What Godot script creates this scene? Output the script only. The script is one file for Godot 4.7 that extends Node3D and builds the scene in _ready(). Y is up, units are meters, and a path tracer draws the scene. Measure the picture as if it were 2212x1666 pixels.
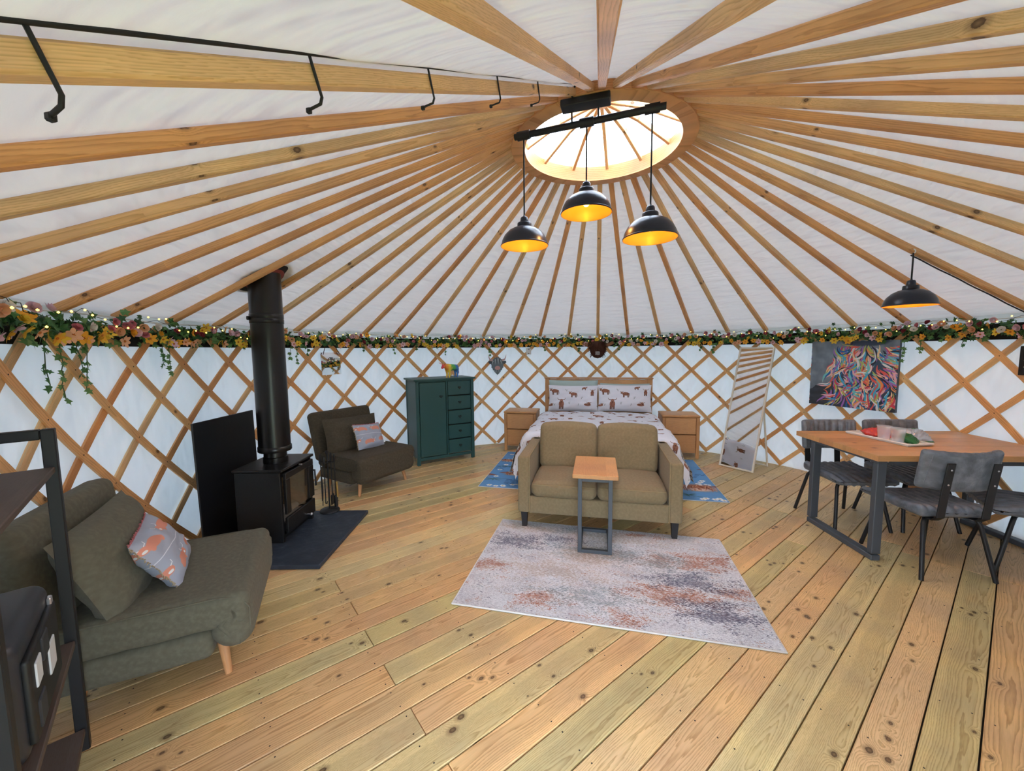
extends Node3D
# A round timber yurt seen from its doorway: x right, y up, -z towards the bed; the yurt's axis is the y axis.

const R := 3.36            # canvas wall
const N := 44              # rafters
const STEP := TAU / 44.0
var rng := RandomNumberGenerator.new()
var names := {}
var M := {}
var sg := 1                # smooth group counter

# ------------------------------------------------------------------ naming and tree
func numbered(n: String) -> String:
	if not names.has(n):
		names[n] = 0
		return n
	names[n] += 1
	return "%s_%03d" % [n, names[n]]

func thing(called: String, label: String, category: String, at := Vector3.ZERO, turn := 0.0, group := "") -> Node3D:
	var o := Node3D.new()
	o.name = numbered(called)
	o.position = at
	o.rotation.y = turn
	o.set_meta("label", label)
	o.set_meta("category", category)
	if group != "":
		o.set_meta("group", group)
	add_child(o)
	return o

func struct(called: String, label: String) -> Node3D:
	var o := Node3D.new()
	o.name = called
	o.set_meta("kind", "structure")
	o.set_meta("label", label)
	add_child(o)
	return o

func part(parent: Node3D, called: String, m: Mesh, mat: Material, xf := Transform3D(), label := "") -> MeshInstance3D:
	var o := MeshInstance3D.new()
	o.name = called
	o.mesh = m
	o.material_override = mat
	o.transform = xf
	if label != "":
		o.set_meta("label", label)
	parent.add_child(o, true)
	return o

func stuff(o: Node3D) -> Node3D:
	o.set_meta("kind", "stuff")
	return o

func tone(o: Node3D, label: String) -> Node3D:
	o.set_meta("label", label)
	return o

func at(x: float, y: float, z: float, yaw := 0.0, pitch := 0.0, roll := 0.0) -> Transform3D:
	return Transform3D(Basis.from_euler(Vector3(pitch, yaw, roll)), Vector3(x, y, z))

func face(f: Vector2) -> float:      # yaw that turns +z towards f (x, z)
	return atan2(f.x, f.y)

func rim(az: float, r: float, y: float) -> Vector3:   # az in degrees, 0 = bed side, positive to the right
	var a := deg_to_rad(az)
	return Vector3(r * sin(a), y, -r * cos(a))

func rim_xf(az: float, r: float, y: float) -> Transform3D:   # +z points to the middle of the room, +x runs to growing az seen from inside
	var a := deg_to_rad(az)
	return Transform3D(Basis(Vector3(cos(a), 0, sin(a)), Vector3.UP, Vector3(-sin(a), 0, cos(a))), rim(az, r, y))

# ------------------------------------------------------------------ mesh helpers (faces counter-clockwise seen from outside)
func begin() -> SurfaceTool:
	var st := SurfaceTool.new()
	st.begin(Mesh.PRIMITIVE_TRIANGLES)
	return st

func done(st: SurfaceTool) -> ArrayMesh:
	st.generate_normals()
	return st.commit()

func group_next(st: SurfaceTool) -> void:
	sg += 1
	st.set_smooth_group(sg)

func tri(st: SurfaceTool, a: Vector3, b: Vector3, c: Vector3, ua := Vector2.ZERO, ub := Vector2.ZERO, uc := Vector2.ZERO) -> void:
	st.set_uv(ua); st.add_vertex(a)
	st.set_uv(uc); st.add_vertex(c)
	st.set_uv(ub); st.add_vertex(b)

func quad(st: SurfaceTool, a: Vector3, b: Vector3, c: Vector3, d: Vector3, ua := Vector2.ZERO, ub := Vector2(1, 0), uc := Vector2(1, 1), ud := Vector2(0, 1)) -> void:
	tri(st, a, b, c, ua, ub, uc)
	tri(st, a, c, d, ua, uc, ud)

# chamfered box; uv in metres, u along the longest side, then scaled and shifted by uvx (sx, sy, ox, oy)
func box(st: SurfaceTool, size: Vector3, xf := Transform3D(), bev := 0.0, uvx := Vector4(1, 1, 0, 0)) -> void:
	st.set_smooth_group(-1)
	var h := size * 0.5
	var b: float = min(bev, min(h.x, min(h.y, h.z)) * 0.95)
	var la := 0
	if size.y > size.x and size.y >= size.z: la = 1
	elif size.z > size.x and size.z > size.y: la = 2
	var ax := [Vector3.RIGHT, Vector3.UP, Vector3.BACK]
	var uvf := func(p: Vector3, fa: int) -> Vector2:
		var q := p + h
		var u: float
		var v: float
		if fa == la:
			u = q[(fa + 1) % 3]; v = q[(fa + 2) % 3]
		else:
			u = q[la]; v = q[3 - la - fa]
		return Vector2(u * uvx.x + uvx.z, v * uvx.y + uvx.w)
	for fa in 3:
		for s in [-1.0, 1.0]:
			var ia := (fa + 1) % 3
			var ib := (fa + 2) % 3
			var n: Vector3 = ax[fa] * s
			var ea: Vector3 = ax[ia] * (h[ia] - b)
			var eb: Vector3 = ax[ib] * (h[ib] - b)
			var c: Vector3 = n * h[fa]
			var p := [c - ea - eb, c + ea - eb, c + ea + eb, c - ea + eb]
			if s < 0: p.reverse()
			quad(st, xf * p[0], xf * p[1], xf * p[2], xf * p[3], uvf.call(p[0], fa), uvf.call(p[1], fa), uvf.call(p[2], fa), uvf.call(p[3], fa))
	if b <= 0.0: return
	for fa in 3:      # edges parallel to axis fa
		var ia := (fa + 1) % 3
		var ib := (fa + 2) % 3
		for sa in [-1.0, 1.0]:
			for sb in [-1.0, 1.0]:
				var l: Vector3 = ax[fa] * (h[fa] - b)
				var p1: Vector3 = ax[ia] * (h[ia] * sa) + ax[ib] * ((h[ib] - b) * sb)
				var p2: Vector3 = ax[ia] * ((h[ia] - b) * sa) + ax[ib] * (h[ib] * sb)
				var q := [p1 - l, p1 + l, p2 + l, p2 - l]
				var nn: Vector3 = (q[1] - q[0]).cross(q[2] - q[0])
				if nn.dot(p1 + p2) < 0: q.reverse()
				quad(st, xf * q[0], xf * q[1], xf * q[2], xf * q[3], uvf.call(q[0], ia), uvf.call(q[1], ia), uvf.call(q[2], ia), uvf.call(q[3], ia))
	for sx in [-1.0, 1.0]:
		for sy in [-1.0, 1.0]:
			for sz in [-1.0, 1.0]:
				var a := Vector3(h.x * sx, (h.y - b) * sy, (h.z - b) * sz)
				var c2 := Vector3((h.x - b) * sx, h.y * sy, (h.z - b) * sz)
				var d := Vector3((h.x - b) * sx, (h.y - b) * sy, h.z * sz)
				if (c2 - a).cross(d - a).dot(a) < 0:
					var t := c2; c2 = d; d = t
				tri(st, xf * a, xf * c2, xf * d, uvf.call(a, 0), uvf.call(c2, 0), uvf.call(d, 0))

func boxm(size: Vector3, bev := 0.0, uvx := Vector4(1, 1, 0, 0)) -> ArrayMesh:
	var st := begin()
	box(st, size, Transform3D(), bev, uvx)
	return done(st)

# rounded box, optionally bent by fn(p: Vector3) -> Vector3; smooth; m extra subdivisions on the flats
func rbox(st: SurfaceTool, size: Vector3, r: float, k := 3, m := 1, xf := Transform3D(), fn = null) -> void:
	group_next(st)
	var h := size * 0.5
	r = min(r, min(h.x, min(h.y, h.z)) * 0.999)
	var inn := h - Vector3.ONE * r
	var lines := []
	for a in 3:
		var l := []
		for i in k: l.append(-inn[a] - r * tan(PI / 4 * (1.0 - float(i) / k)))
		for i in m + 1: l.append(lerp(-inn[a], inn[a], float(i) / m))
		for i in k: l.append(inn[a] + r * tan(PI / 4 * float(i + 1) / k))
		lines.append(l)
	for fa in 3:
		for s in [-1.0, 1.0]:
			var ia := (fa + 1) % 3
			var ib := (fa + 2) % 3
			var la: Array = lines[ia]
			var lb: Array = lines[ib]
			var pts := []
			var uvs := []
			for i in la.size():
				for j in lb.size():
					var q := Vector3.ZERO
					q[fa] = h[fa] * s; q[ia] = la[i]; q[ib] = lb[j]
					var c := q.clamp(-inn, inn)
					var d := q - c
					var p := c + d.normalized() * r
					uvs.append(Vector2(q[ia] + h[ia], q[ib] + h[ib]))
					if fn != null: p = fn.call(p)
					pts.append(xf * p)
			var nb: int = lb.size()
			for i in la.size() - 1:
				for j in nb - 1:
					var i0 := i * nb + j
					if s > 0: quad(st, pts[i0], pts[i0 + nb], pts[i0 + nb + 1], pts[i0 + 1], uvs[i0], uvs[i0 + nb], uvs[i0 + nb + 1], uvs[i0 + 1])
					else: quad(st, pts[i0], pts[i0 + 1], pts[i0 + nb + 1], pts[i0 + nb], uvs[i0], uvs[i0 + 1], uvs[i0 + nb + 1], uvs[i0 + nb])

func rboxm(size: Vector3, r: float, k := 3, m := 1, fn = null) -> ArrayMesh:
	var st := begin()
	rbox(st, size, r, k, m, Transform3D(), fn)
	return done(st)

# tube along points; radius one number or one per point
func tube(st: SurfaceTool, pts: Array, rad, sides := 8, caps := true) -> void:
	group_next(st)
	var n := pts.size()
	var rings := []
	var up := Vector3.UP
	var d0: Vector3 = (pts[1] - pts[0]).normalized()
	if abs(d0.dot(up)) > 0.95: up = Vector3.RIGHT
	var side: Vector3 = d0.cross(up).normalized()
	var run := 0.0
	var runs := []
	for i in n:
		var d: Vector3
		if i == 0: d = (pts[1] - pts[0]).normalized()
		elif i == n - 1: d = (pts[i] - pts[i - 1]).normalized()
		else: d = ((pts[i + 1] - pts[i]).normalized() + (pts[i] - pts[i - 1]).normalized()).normalized()
		if i > 0: run += pts[i].distance_to(pts[i - 1])
		runs.append(run)
		side = (side - d * side.dot(d)).normalized()
		var oth := d.cross(side)
		var rr: float = rad[i] if rad is Array else rad
		var ring := []
		for s in sides:
			var a := TAU * s / sides
			ring.append(pts[i] + (side * cos(a) + oth * sin(a)) * rr)
		rings.append(ring)
	for i in n - 1:
		for s in sides:
			var t := (s + 1) % sides
			var v0 := float(s) / sides
			var v1 := float(s + 1) / sides
			quad(st, rings[i][s], rings[i][t], rings[i + 1][t], rings[i + 1][s], Vector2(runs[i], v0), Vector2(runs[i], v1), Vector2(runs[i + 1], v1), Vector2(runs[i + 1], v0))
	if caps:
		group_next(st)
		for s in sides:
			var t := (s + 1) % sides
			tri(st, pts[0], rings[0][t], rings[0][s])
			tri(st, pts[n - 1], rings[n - 1][s], rings[n - 1][t])

func tubem(pts: Array, rad, sides := 8, caps := true) -> ArrayMesh:
	var st := begin()
	tube(st, pts, rad, sides, caps)
	return done(st)

# lathe about y; profile Vector2(r, y) from bottom to top on the outside; a repeated point starts a new smooth group
func lathe(st: SurfaceTool, prof: Array, segs := 24, xf := Transform3D()) -> void:
	group_next(st)
	for i in prof.size() - 1:
		var p: Vector2 = prof[i]
		var q: Vector2 = prof[i + 1]
		if p.is_equal_approx(q):
			group_next(st)
			continue
		for s in segs:
			var a := TAU * s / segs
			var b := TAU * (s + 1) / segs
			var pa := xf * Vector3(p.x * cos(a), p.y, -p.x * sin(a))
			var pb := xf * Vector3(p.x * cos(b), p.y, -p.x * sin(b))
			var qa := xf * Vector3(q.x * cos(a), q.y, -q.x * sin(a))
			var qb := xf * Vector3(q.x * cos(b), q.y, -q.x * sin(b))
			var u0 := float(s) / segs
			var u1 := float(s + 1) / segs
			if p.x > 0.00001: tri(st, pa, pb, qb, Vector2(u0, p.y), Vector2(u1, p.y), Vector2(u1, q.y))
			if q.x > 0.00001: tri(st, pa, qb, qa, Vector2(u0, p.y), Vector2(u1, q.y), Vector2(u0, q.y))

func lathem(prof: Array, segs := 24) -> ArrayMesh:
	var st := begin()
	lathe(st, prof, segs)
	return done(st)

# polygon in xy (any winding) extruded from z = 0 to z = depth
func extrude(st: SurfaceTool, poly: PackedVector2Array, depth: float, xf := Transform3D(), uvs := 1.0, uvo := Vector2.ZERO) -> void:
	st.set_smooth_group(-1)
	if Geometry2D.is_polygon_clockwise(poly): poly.reverse()
	var idx := Geometry2D.triangulate_polygon(poly)
	for i in range(0, idx.size(), 3):
		var a := poly[idx[i]]
		var b := poly[idx[i + 1]]
		var c := poly[idx[i + 2]]
		if (b - a).cross(c - a) < 0:
			var t := b; b = c; c = t
		tri(st, xf * Vector3(a.x, a.y, depth), xf * Vector3(b.x, b.y, depth), xf * Vector3(c.x, c.y, depth), a * uvs + uvo, b * uvs + uvo, c * uvs + uvo)
		tri(st, xf * Vector3(a.x, a.y, 0), xf * Vector3(c.x, c.y, 0), xf * Vector3(b.x, b.y, 0), a * uvs + uvo, c * uvs + uvo, b * uvs + uvo)
	for i in poly.size():
		var p := poly[i]
		var q := poly[(i + 1) % poly.size()]
		quad(st, xf * Vector3(p.x, p.y, 0), xf * Vector3(q.x, q.y, 0), xf * Vector3(q.x, q.y, depth), xf * Vector3(p.x, p.y, depth), p * uvs + uvo, q * uvs + uvo, q * uvs + uvo, p * uvs + uvo)

func extrudem(poly: PackedVector2Array, depth: float, uvs := 1.0, uvo := Vector2.ZERO) -> ArrayMesh:
	var st := begin()
	extrude(st, poly, depth, Transform3D(), uvs, uvo)
	return done(st)

# smooth grid from fn(u, v) -> Vector3; normal follows du x dv
func grid(st: SurfaceTool, nu: int, nv: int, fn: Callable, uvf = null) -> void:
	group_next(st)
	var pts := []
	var uvs := []
	for i in nu + 1:
		for j in nv + 1:
			var u := float(i) / nu
			var v := float(j) / nv
			pts.append(fn.call(u, v))
			uvs.append(uvf.call(u, v) if uvf != null else Vector2(u, v))
	for i in nu:
		for j in nv:
			var k := i * (nv + 1) + j
			var l := k + nv + 1
			quad(st, pts[k], pts[l], pts[l + 1], pts[k + 1], uvs[k], uvs[l], uvs[l + 1], uvs[k + 1])

func gridm(nu: int, nv: int, fn: Callable, uvf = null) -> ArrayMesh:
	var st := begin()
	grid(st, nu, nv, fn, uvf)
	return done(st)

# soft pillow: w x h in xy, t thick in z, pinched corners
func pillowm(w: float, h: float, t: float, n := 18, seed_ := 1, crease := 0.006) -> ArrayMesh:
	var st := begin()
	var ns := FastNoiseLite.new()
	ns.seed = seed_
	ns.frequency = 4.5
	for s in [1.0, -1.0]:
		var fn := func(u: float, v: float) -> Vector3:
			var a: float = (u * 2 - 1) * s
			var b := v * 2 - 1
			var e: float = pow(max(0.0, 1 - pow(abs(a), 2.6)), 0.55) * pow(max(0.0, 1 - pow(abs(b), 2.6)), 0.55)
			var px: float = a * w / 2 * (1 - 0.045 * (1 - b * b))
			var py: float = b * h / 2 * (1 - 0.045 * (1 - a * a))
			var z: float = t / 2 * e * s
			z += ns.get_noise_3d(px * 1.6, py * 3.0, s * 3) * crease * 3 * sqrt(e)
			return Vector3(px, py, z)
		grid(st, n, n, fn, func(u: float, v: float) -> Vector2: return Vector2(u if s > 0 else 1 - u, 1 - v))
	return done(st)

# surface nets over a signed distance function
func nets(st: SurfaceTool, lo: Vector3, hi: Vector3, cell: float, sdf: Callable, colour = null, xf := Transform3D()) -> void:
	group_next(st)
	var n := Vector3i(((hi - lo) / cell).ceil()) + Vector3i.ONE
	var f := PackedFloat32Array()
	f.resize(n.x * n.y * n.z)
	for k in n.z:
		for j in n.y:
			for i in n.x:
				f[(k * n.y + j) * n.x + i] = sdf.call(lo + Vector3(i, j, k) * cell)
	var vid := {}
	var off := [0, 1, n.x, n.x + 1, n.x * n.y, n.x * n.y + 1, n.x * n.y + n.x, n.x * n.y + n.x + 1]
	for k in n.z - 1:
		for j in n.y - 1:
			for i in n.x - 1:
				var b := (k * n.y + j) * n.x + i
				var ins := 0
				for o in off:
					if f[b + o] < 0: ins += 1
				if ins == 0 or ins == 8: continue
				var sum := Vector3.ZERO
				var cnt := 0
				for e in [[0, 1], [2, 3], [4, 5], [6, 7], [0, 2], [1, 3], [4, 6], [5, 7], [0, 4], [1, 5], [2, 6], [3, 7]]:
					var fa: float = f[b + off[e[0]]]
					var fb: float = f[b + off[e[1]]]
					if (fa < 0) == (fb < 0): continue
					var t := fa / (fa - fb)
					var ca := Vector3(e[0] & 1, (e[0] >> 1) & 1, e[0] >> 2)
					var cb := Vector3(e[1] & 1, (e[1] >> 1) & 1, e[1] >> 2)
					sum += ca.lerp(cb, t)
					cnt += 1
				vid[b] = lo + (Vector3(i, j, k) + sum / cnt) * cell
	var dirs := [1, n.x, n.x * n.y]
	for b in vid:
		var ix: int = b % n.x
		var iy: int = (b / n.x) % n.y
		var iz: int = b / (n.x * n.y)
		var pos := [ix, iy, iz]
		for d in 3:
			var e1: int = (d + 1) % 3
			var e2: int = (d + 2) % 3
			if pos[e1] == 0 or pos[e2] == 0: continue
			var ina: bool = f[b] < 0
			var inb: bool = f[b + dirs[d]] < 0
			if ina == inb: continue
			var ids := [b, b - dirs[e1], b - dirs[e1] - dirs[e2], b - dirs[e2]]
			var ok := true
			for q in ids:
				if not vid.has(q): ok = false
			if not ok: continue
			if not ina: ids.reverse()
			var p := []
			for q in ids: p.append(vid[q])
			for t in [[0, 1, 2], [0, 2, 3]]:
				for c in [0, 2, 1]:
					var w: Vector3 = p[t[c]]
					if colour != null: st.set_color(colour.call(w))
					st.add_vertex(xf * w)

func capsule(p: Vector3, a: Vector3, b: Vector3, ra: float, rb: float) -> float:
	var ab := b - a
	var t: float = clamp((p - a).dot(ab) / ab.length_squared(), 0.0, 1.0)
	return p.distance_to(a + ab * t) - lerp(ra, rb, t)

func smin(a: float, b: float, k: float) -> float:
	var h: float = clamp(0.5 + 0.5 * (b - a) / k, 0.0, 1.0)
	return lerp(b, a, h) - k * h * (1 - h)

# ------------------------------------------------------------------ textures and materials
func rgb(r: float, g: float, b: float) -> Color:
	return Color(r / 255.0, g / 255.0, b / 255.0)

func noise(freq: float, seed_ := 0, oct := 3) -> FastNoiseLite:
	var n := FastNoiseLite.new()
	n.noise_type = FastNoiseLite.TYPE_SIMPLEX_SMOOTH
	n.seed = seed_
	n.frequency = freq
	n.fractal_octaves = oct
	return n

func noise_tex(w: int, h: int, freq: float, seed_: int, normal := false, bump := 4.0, oct := 4, ramp: Array = []) -> NoiseTexture2D:
	var t := NoiseTexture2D.new()
	t.width = w
	t.height = h
	t.seamless = true
	t.noise = noise(freq, seed_, oct)
	t.as_normal_map = normal
	t.bump_strength = bump
	if ramp.size() > 0:
		var g := Gradient.new()
		g.offsets = PackedFloat32Array(ramp.map(func(x): return x[0]))
		g.colors = PackedColorArray(ramp.map(func(x): return x[1]))
		t.color_ramp = g
	return t

# an atlas of sawn boards, one per row, grain along u
func wood_atlas(w: int, h: int, rows: int, len_m: float, row_m: float, tones: Array, late_k: float, contrast: float, knots: int, seed_: int, rw_lo: float, rw_hi: float) -> ImageTexture:
	var r := RandomNumberGenerator.new()
	r.seed = seed_
	var data := PackedByteArray()
	data.resize(w * h * 3)
	var n1 := noise(1.0, seed_, 2)
	var n2 := noise(1.0, seed_ + 5, 3)
	var ph := h / rows
	for row in rows:
		var base: Color = tones[row % tones.size()]
		var late := Color(base.r * late_k, base.g * late_k * 0.90, base.b * late_k * 0.76)
		var y0 := r.randf_range(-0.07, 0.07)
		var d0 := r.randf_range(0.012, 0.05)
		var tilt := r.randf_range(-0.012, 0.012)
		var rw := r.randf_range(rw_lo, rw_hi)
		var heart := r.randf() < 0.5
		var kn := []
		for i in knots:
			kn.append([r.randf() * len_m, r.randf_range(-0.42, 0.42) * row_m, r.randf_range(0.004, 0.011), r.randf()])
			if r.randf() < 0.5:
				kn.append([kn[-1][0] + r.randf_range(-0.05, 0.05), -kn[-1][1] * r.randf_range(0.4, 1.0), r.randf_range(0.004, 0.009), r.randf()])
		for x in w:
			var u := len_m * x / w
			var wob := n1.get_noise_2d(u * 1.6, row * 7.3) * 0.012
			var dd := d0 + tilt * (u - len_m * 0.5) + n1.get_noise_2d(u * 1.1, row * 3.1 + 50) * 0.012
			var near := []
			for k in kn:
				if abs(u - k[0]) < 0.10: near.append(k)
			var patch := n2.get_noise_2d(u * 2.0, row * 11.0) * 0.09
			for y in ph:
				var v := (float(y) / ph - 0.5) * row_m
				var yy := v - y0 + wob
				var rad := sqrt(yy * yy + dd * dd) + n2.get_noise_2d(u * 5.0, v * 60.0 + row * 9) * 0.0022
				var dark := 0.0
				for k in near:
					var du: float = (u - k[0])
					var dv: float = v - k[1]
					var e := sqrt(du * du * 0.35 + dv * dv)
					rad += 0.022 * exp(-e * e / (k[2] * k[2] * 7.0))
					var e2 := sqrt(du * du * 0.45 + dv * dv)
					if e2 < k[2]: dark = max(dark, 0.55 + 0.4 * e2 / k[2])
					elif e2 < k[2] * 2.4: dark = max(dark, 0.35 * (1.0 - (e2 / k[2] - 1.0) / 1.4))
				var p := fposmod(rad / rw, 1.0)
				var q := p * p * p
				if p > 0.93: q *= (1.0 - p) / 0.07
				var fib := n2.get_noise_2d(u * 9.0, v * 900.0 + row * 31) * 0.05
				var f := 1.0 + fib + patch
				if heart:
					var hw: float = smoothstep(0.055, 0.04, abs(v - y0 * 0.3 + wob * 1.4))
					f *= 1.0 - 0.07 * hw
				var c := base.lerp(late, q * contrast)
				c = c.lerp(Color(0.22, 0.13, 0.07), dark * 0.85)
				var o := ((row * ph + y) * w + x) * 3
				data[o] = int(clamp(c.r * f, 0, 1) * 255)
				data[o + 1] = int(clamp(c.g * f, 0, 1) * 255)
				data[o + 2] = int(clamp(c.b * f * (1.0 - patch * 0.6), 0, 1) * 255)
	return ImageTexture.create_from_image(Image.create_from_data(w, h, false, Image.FORMAT_RGB8, data))

func dot(im: Image, cx: float, cy: float, rx: float, ry: float, c: Color, rot := 0.0, soft := 0.15) -> void:
	var w := im.get_width()
	var h := im.get_height()
	var m: float = max(rx, ry) + 1
	var cr := cos(rot)
	var sr := sin(rot)
	for y in range(int(cy - m), int(cy + m) + 1):
		for x in range(int(cx - m), int(cx + m) + 1):
			var dx := x - cx
			var dy := y - cy
			var a := (dx * cr + dy * sr) / rx
			var b := (-dx * sr + dy * cr) / ry
			var d := a * a + b * b
			if d < 1.0:
				var px := posmod(x, w)
				var py := posmod(y, h)
				var k: float = clamp((1.0 - d) / soft, 0.0, 1.0) * c.a
				im.set_pixel(px, py, im.get_pixel(px, py).lerp(Color(c.r, c.g, c.b), k))

func stroke(im: Image, p: Vector2, q: Vector2, wd: float, c: Color, wd2 := -1.0) -> void:
	var n := int(p.distance_to(q) / max(1.0, wd * 0.5)) + 1
	for i in n + 1:
		var t := float(i) / n
		var s := p.lerp(q, t)
		var ww: float = wd if wd2 < 0 else lerp(wd, wd2, t)
		dot(im, s.x, s.y, max(0.8, ww), max(0.8, ww), c, 0.0, 0.5)

# small printed highland cow, s = body length in pixels
func print_cow(im: Image, x: float, y: float, s: float, flip: float, body: Color, horn: Color, kind: int, r: RandomNumberGenerator) -> void:
	var dk := body.darkened(0.3)
	if kind == 0:        # side view
		for lx in [-0.36, -0.25, 0.2, 0.3]:
			stroke(im, Vector2(x + lx * s * flip, y + 0.1 * s), Vector2(x + lx * s * flip, y + 0.42 * s), s * 0.05, dk)
		dot(im, x, y, s * 0.46, s * 0.22, body)
		dot(im, x + 0.1 * s * flip, y - 0.04 * s, s * 0.3, s * 0.2, body)
		stroke(im, Vector2(x - 0.44 * s * flip, y - 0.08 * s), Vector2(x - 0.5 * s * flip, y + 0.3 * s), s * 0.03, dk)
		dot(im, x + 0.5 * s * flip, y - 0.16 * s, s * 0.15, s * 0.14, body.lightened(0.1))
		dot(im, x + 0.57 * s * flip, y - 0.08 * s, s * 0.08, s * 0.07, dk)
		stroke(im, Vector2(x + 0.44 * s * flip, y - 0.26 * s), Vector2(x + 0.3 * s * flip, y - 0.36 * s), s * 0.025, horn)
		stroke(im, Vector2(x + 0.54 * s * flip, y - 0.26 * s), Vector2(x + 0.7 * s * flip, y - 0.36 * s), s * 0.025, horn)
	elif kind == 1:      # facing
		for lx in [-0.16, -0.07, 0.07, 0.16]:
			stroke(im, Vector2(x + lx * s, y + 0.1 * s), Vector2(x + lx * s, y + 0.46 * s), s * 0.045, dk)
		dot(im, x, y + 0.05 * s, s * 0.24, s * 0.3, body)
		dot(im, x, y - 0.22 * s, s * 0.15, s * 0.17, body.lightened(0.12))
		dot(im, x, y - 0.12 * s, s * 0.08, s * 0.06, dk)
		for q in [-1.0, 1.0]:
			stroke(im, Vector2(x + 0.1 * s * q, y - 0.3 * s), Vector2(x + 0.3 * s * q, y - 0.34 * s), s * 0.03, dk)
			stroke(im, Vector2(x + 0.3 * s * q, y - 0.34 * s), Vector2(x + 0.36 * s * q, y - 0.46 * s), s * 0.022, horn)
	else:                # lying
		dot(im, x, y + 0.12 * s, s * 0.46, s * 0.17, body)
		dot(im, x + 0.2 * s * flip, y, s * 0.2, s * 0.2, body.lightened(0.1))
		dot(im, x + 0.22 * s * flip, y + 0.06 * s, s * 0.08, s * 0.07, dk)
		for q in [-1.0, 1.0]:
			stroke(im, Vector2(x + 0.2 * s * flip + 0.12 * s * q, y - 0.1 * s), Vector2(x + 0.2 * s * flip + 0.3 * s * q, y - 0.2 * s), s * 0.025, horn)
	for i in 8:
		var a := Vector2(x + r.randf_range(-0.36, 0.36) * s, y + r.randf_range(-0.12, 0.12) * s)
		if kind == 1: a = Vector2(x + r.randf_range(-0.16, 0.16) * s, y + r.randf_range(-0.1, 0.25) * s)
		stroke(im, a, a + Vector2(r.randf_range(-0.04, 0.04), 0.1) * s, s * 0.015, dk if i % 2 else body.lightened(0.2))

func tex_duvet() -> ImageTexture:
	var im := Image.create(1024, 1024, false, Image.FORMAT_RGB8)
	im.fill(rgb(232, 234, 240))
	var r := RandomNumberGenerator.new()
	r.seed = 4
	var k := 0
	for gy in 5:
		for gx in 5:
			var x := (gx + 0.5 + (0.5 if gy % 2 else 0.0)) * 204.8 + r.randf_range(-25, 25)
			var y := (gy + 0.5) * 204.8 + r.randf_range(-25, 25)
			var b := rgb(132, 84, 62).lerp(rgb(165, 112, 88), r.randf())
			print_cow(im, x, y, r.randf_range(86, 112), -1.0 if r.randf() < 0.5 else 1.0, b, rgb(110, 90, 80), k % 3, r)
			if k % 3 == 0: stroke(im, Vector2(x - 40, y + 44), Vector2(x + 40, y + 44), 3, rgb(120, 120, 115))
			var gxp := x + 102.0
			for i in 4: stroke(im, Vector2(gxp, y + 40), Vector2(gxp + r.randf_range(-18, 18), y + r.randf_range(5, 22)), 1.2, rgb(120, 130, 122))
			k += 1
	return ImageTexture.create_from_image(im)

func tex_pillow(seed_: int) -> ImageTexture:
	var im := Image.create(768, 400, false, Image.FORMAT_RGB8)
	im.fill(rgb(233, 235, 241))
	var r := RandomNumberGenerator.new()
	r.seed = seed_
	var b := rgb(140, 90, 68)
	var spots := [[100, 95, 0, -1.0, 130], [400, 140, 0, -1.0, 115], [560, 45, 0, 1.0, 70], [205, 285, 1, 1.0, 175], [615, 285, 2, 1.0, 120], [30, 300, 2, 1.0, 90], [690, 110, 1, 1.0, 110]]
	for s in spots:
		print_cow(im, s[0], s[1], s[4], s[3], b.lerp(rgb(160, 105, 85), r.randf()), rgb(112, 92, 82), s[2], r)
	for g in [[290, 70], [90, 290], [330, 270], [470, 290], [520, 190]]:
		for i in 4: stroke(im, Vector2(g[0], g[1] + 30), Vector2(g[0] + r.randf_range(-22, 22), g[1] - r.randf_range(0, 12)), 1.4, rgb(125, 135, 130))
	return ImageTexture.create_from_image(im)

func tex_cushion() -> ImageTexture:
	var im := Image.create(320, 320, false, Image.FORMAT_RGB8)
	im.fill(rgb(170, 176, 192))
	var r := RandomNumberGenerator.new()
	r.seed = 9
	var co := rgb(224, 150, 128)
	for s in [[70, 62, 1.0], [235, 62, 1.0], [110, 235, -1.0], [275, 215, -1.0]]:
		var x: float = s[0]
		var y: float = s[1]
		var fl: float = s[2]
		dot(im, x, y, 48, 26, co)
		dot(im, x - 36 * fl, y + 10, 14, 22, co)
		dot(im, x + 36 * fl, y + 12, 14, 24, co)
		dot(im, x - 54 * fl, y - 4, 20, 19, co)
		dot(im, x - 58 * fl, y + 3, 7, 7, rgb(238, 238, 238))
		for q in [-1.0, 1.0]:
			stroke(im, Vector2(x - 54 * fl + 10 * q, y - 20), Vector2(x - 54 * fl + 26 * q, y - 26), 2.2, rgb(235, 235, 238))
			stroke(im, Vector2(x - 54 * fl + 26 * q, y - 26), Vector2(x - 54 * fl + 30 * q, y - 40), 1.8, rgb(235, 235, 238))
	for x in range(0, 320, 2): dot(im, x, 140, 2.4, 2.4, rgb(225, 228, 235), 0, 0.6)
	return ImageTexture.create_from_image(im)

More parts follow.
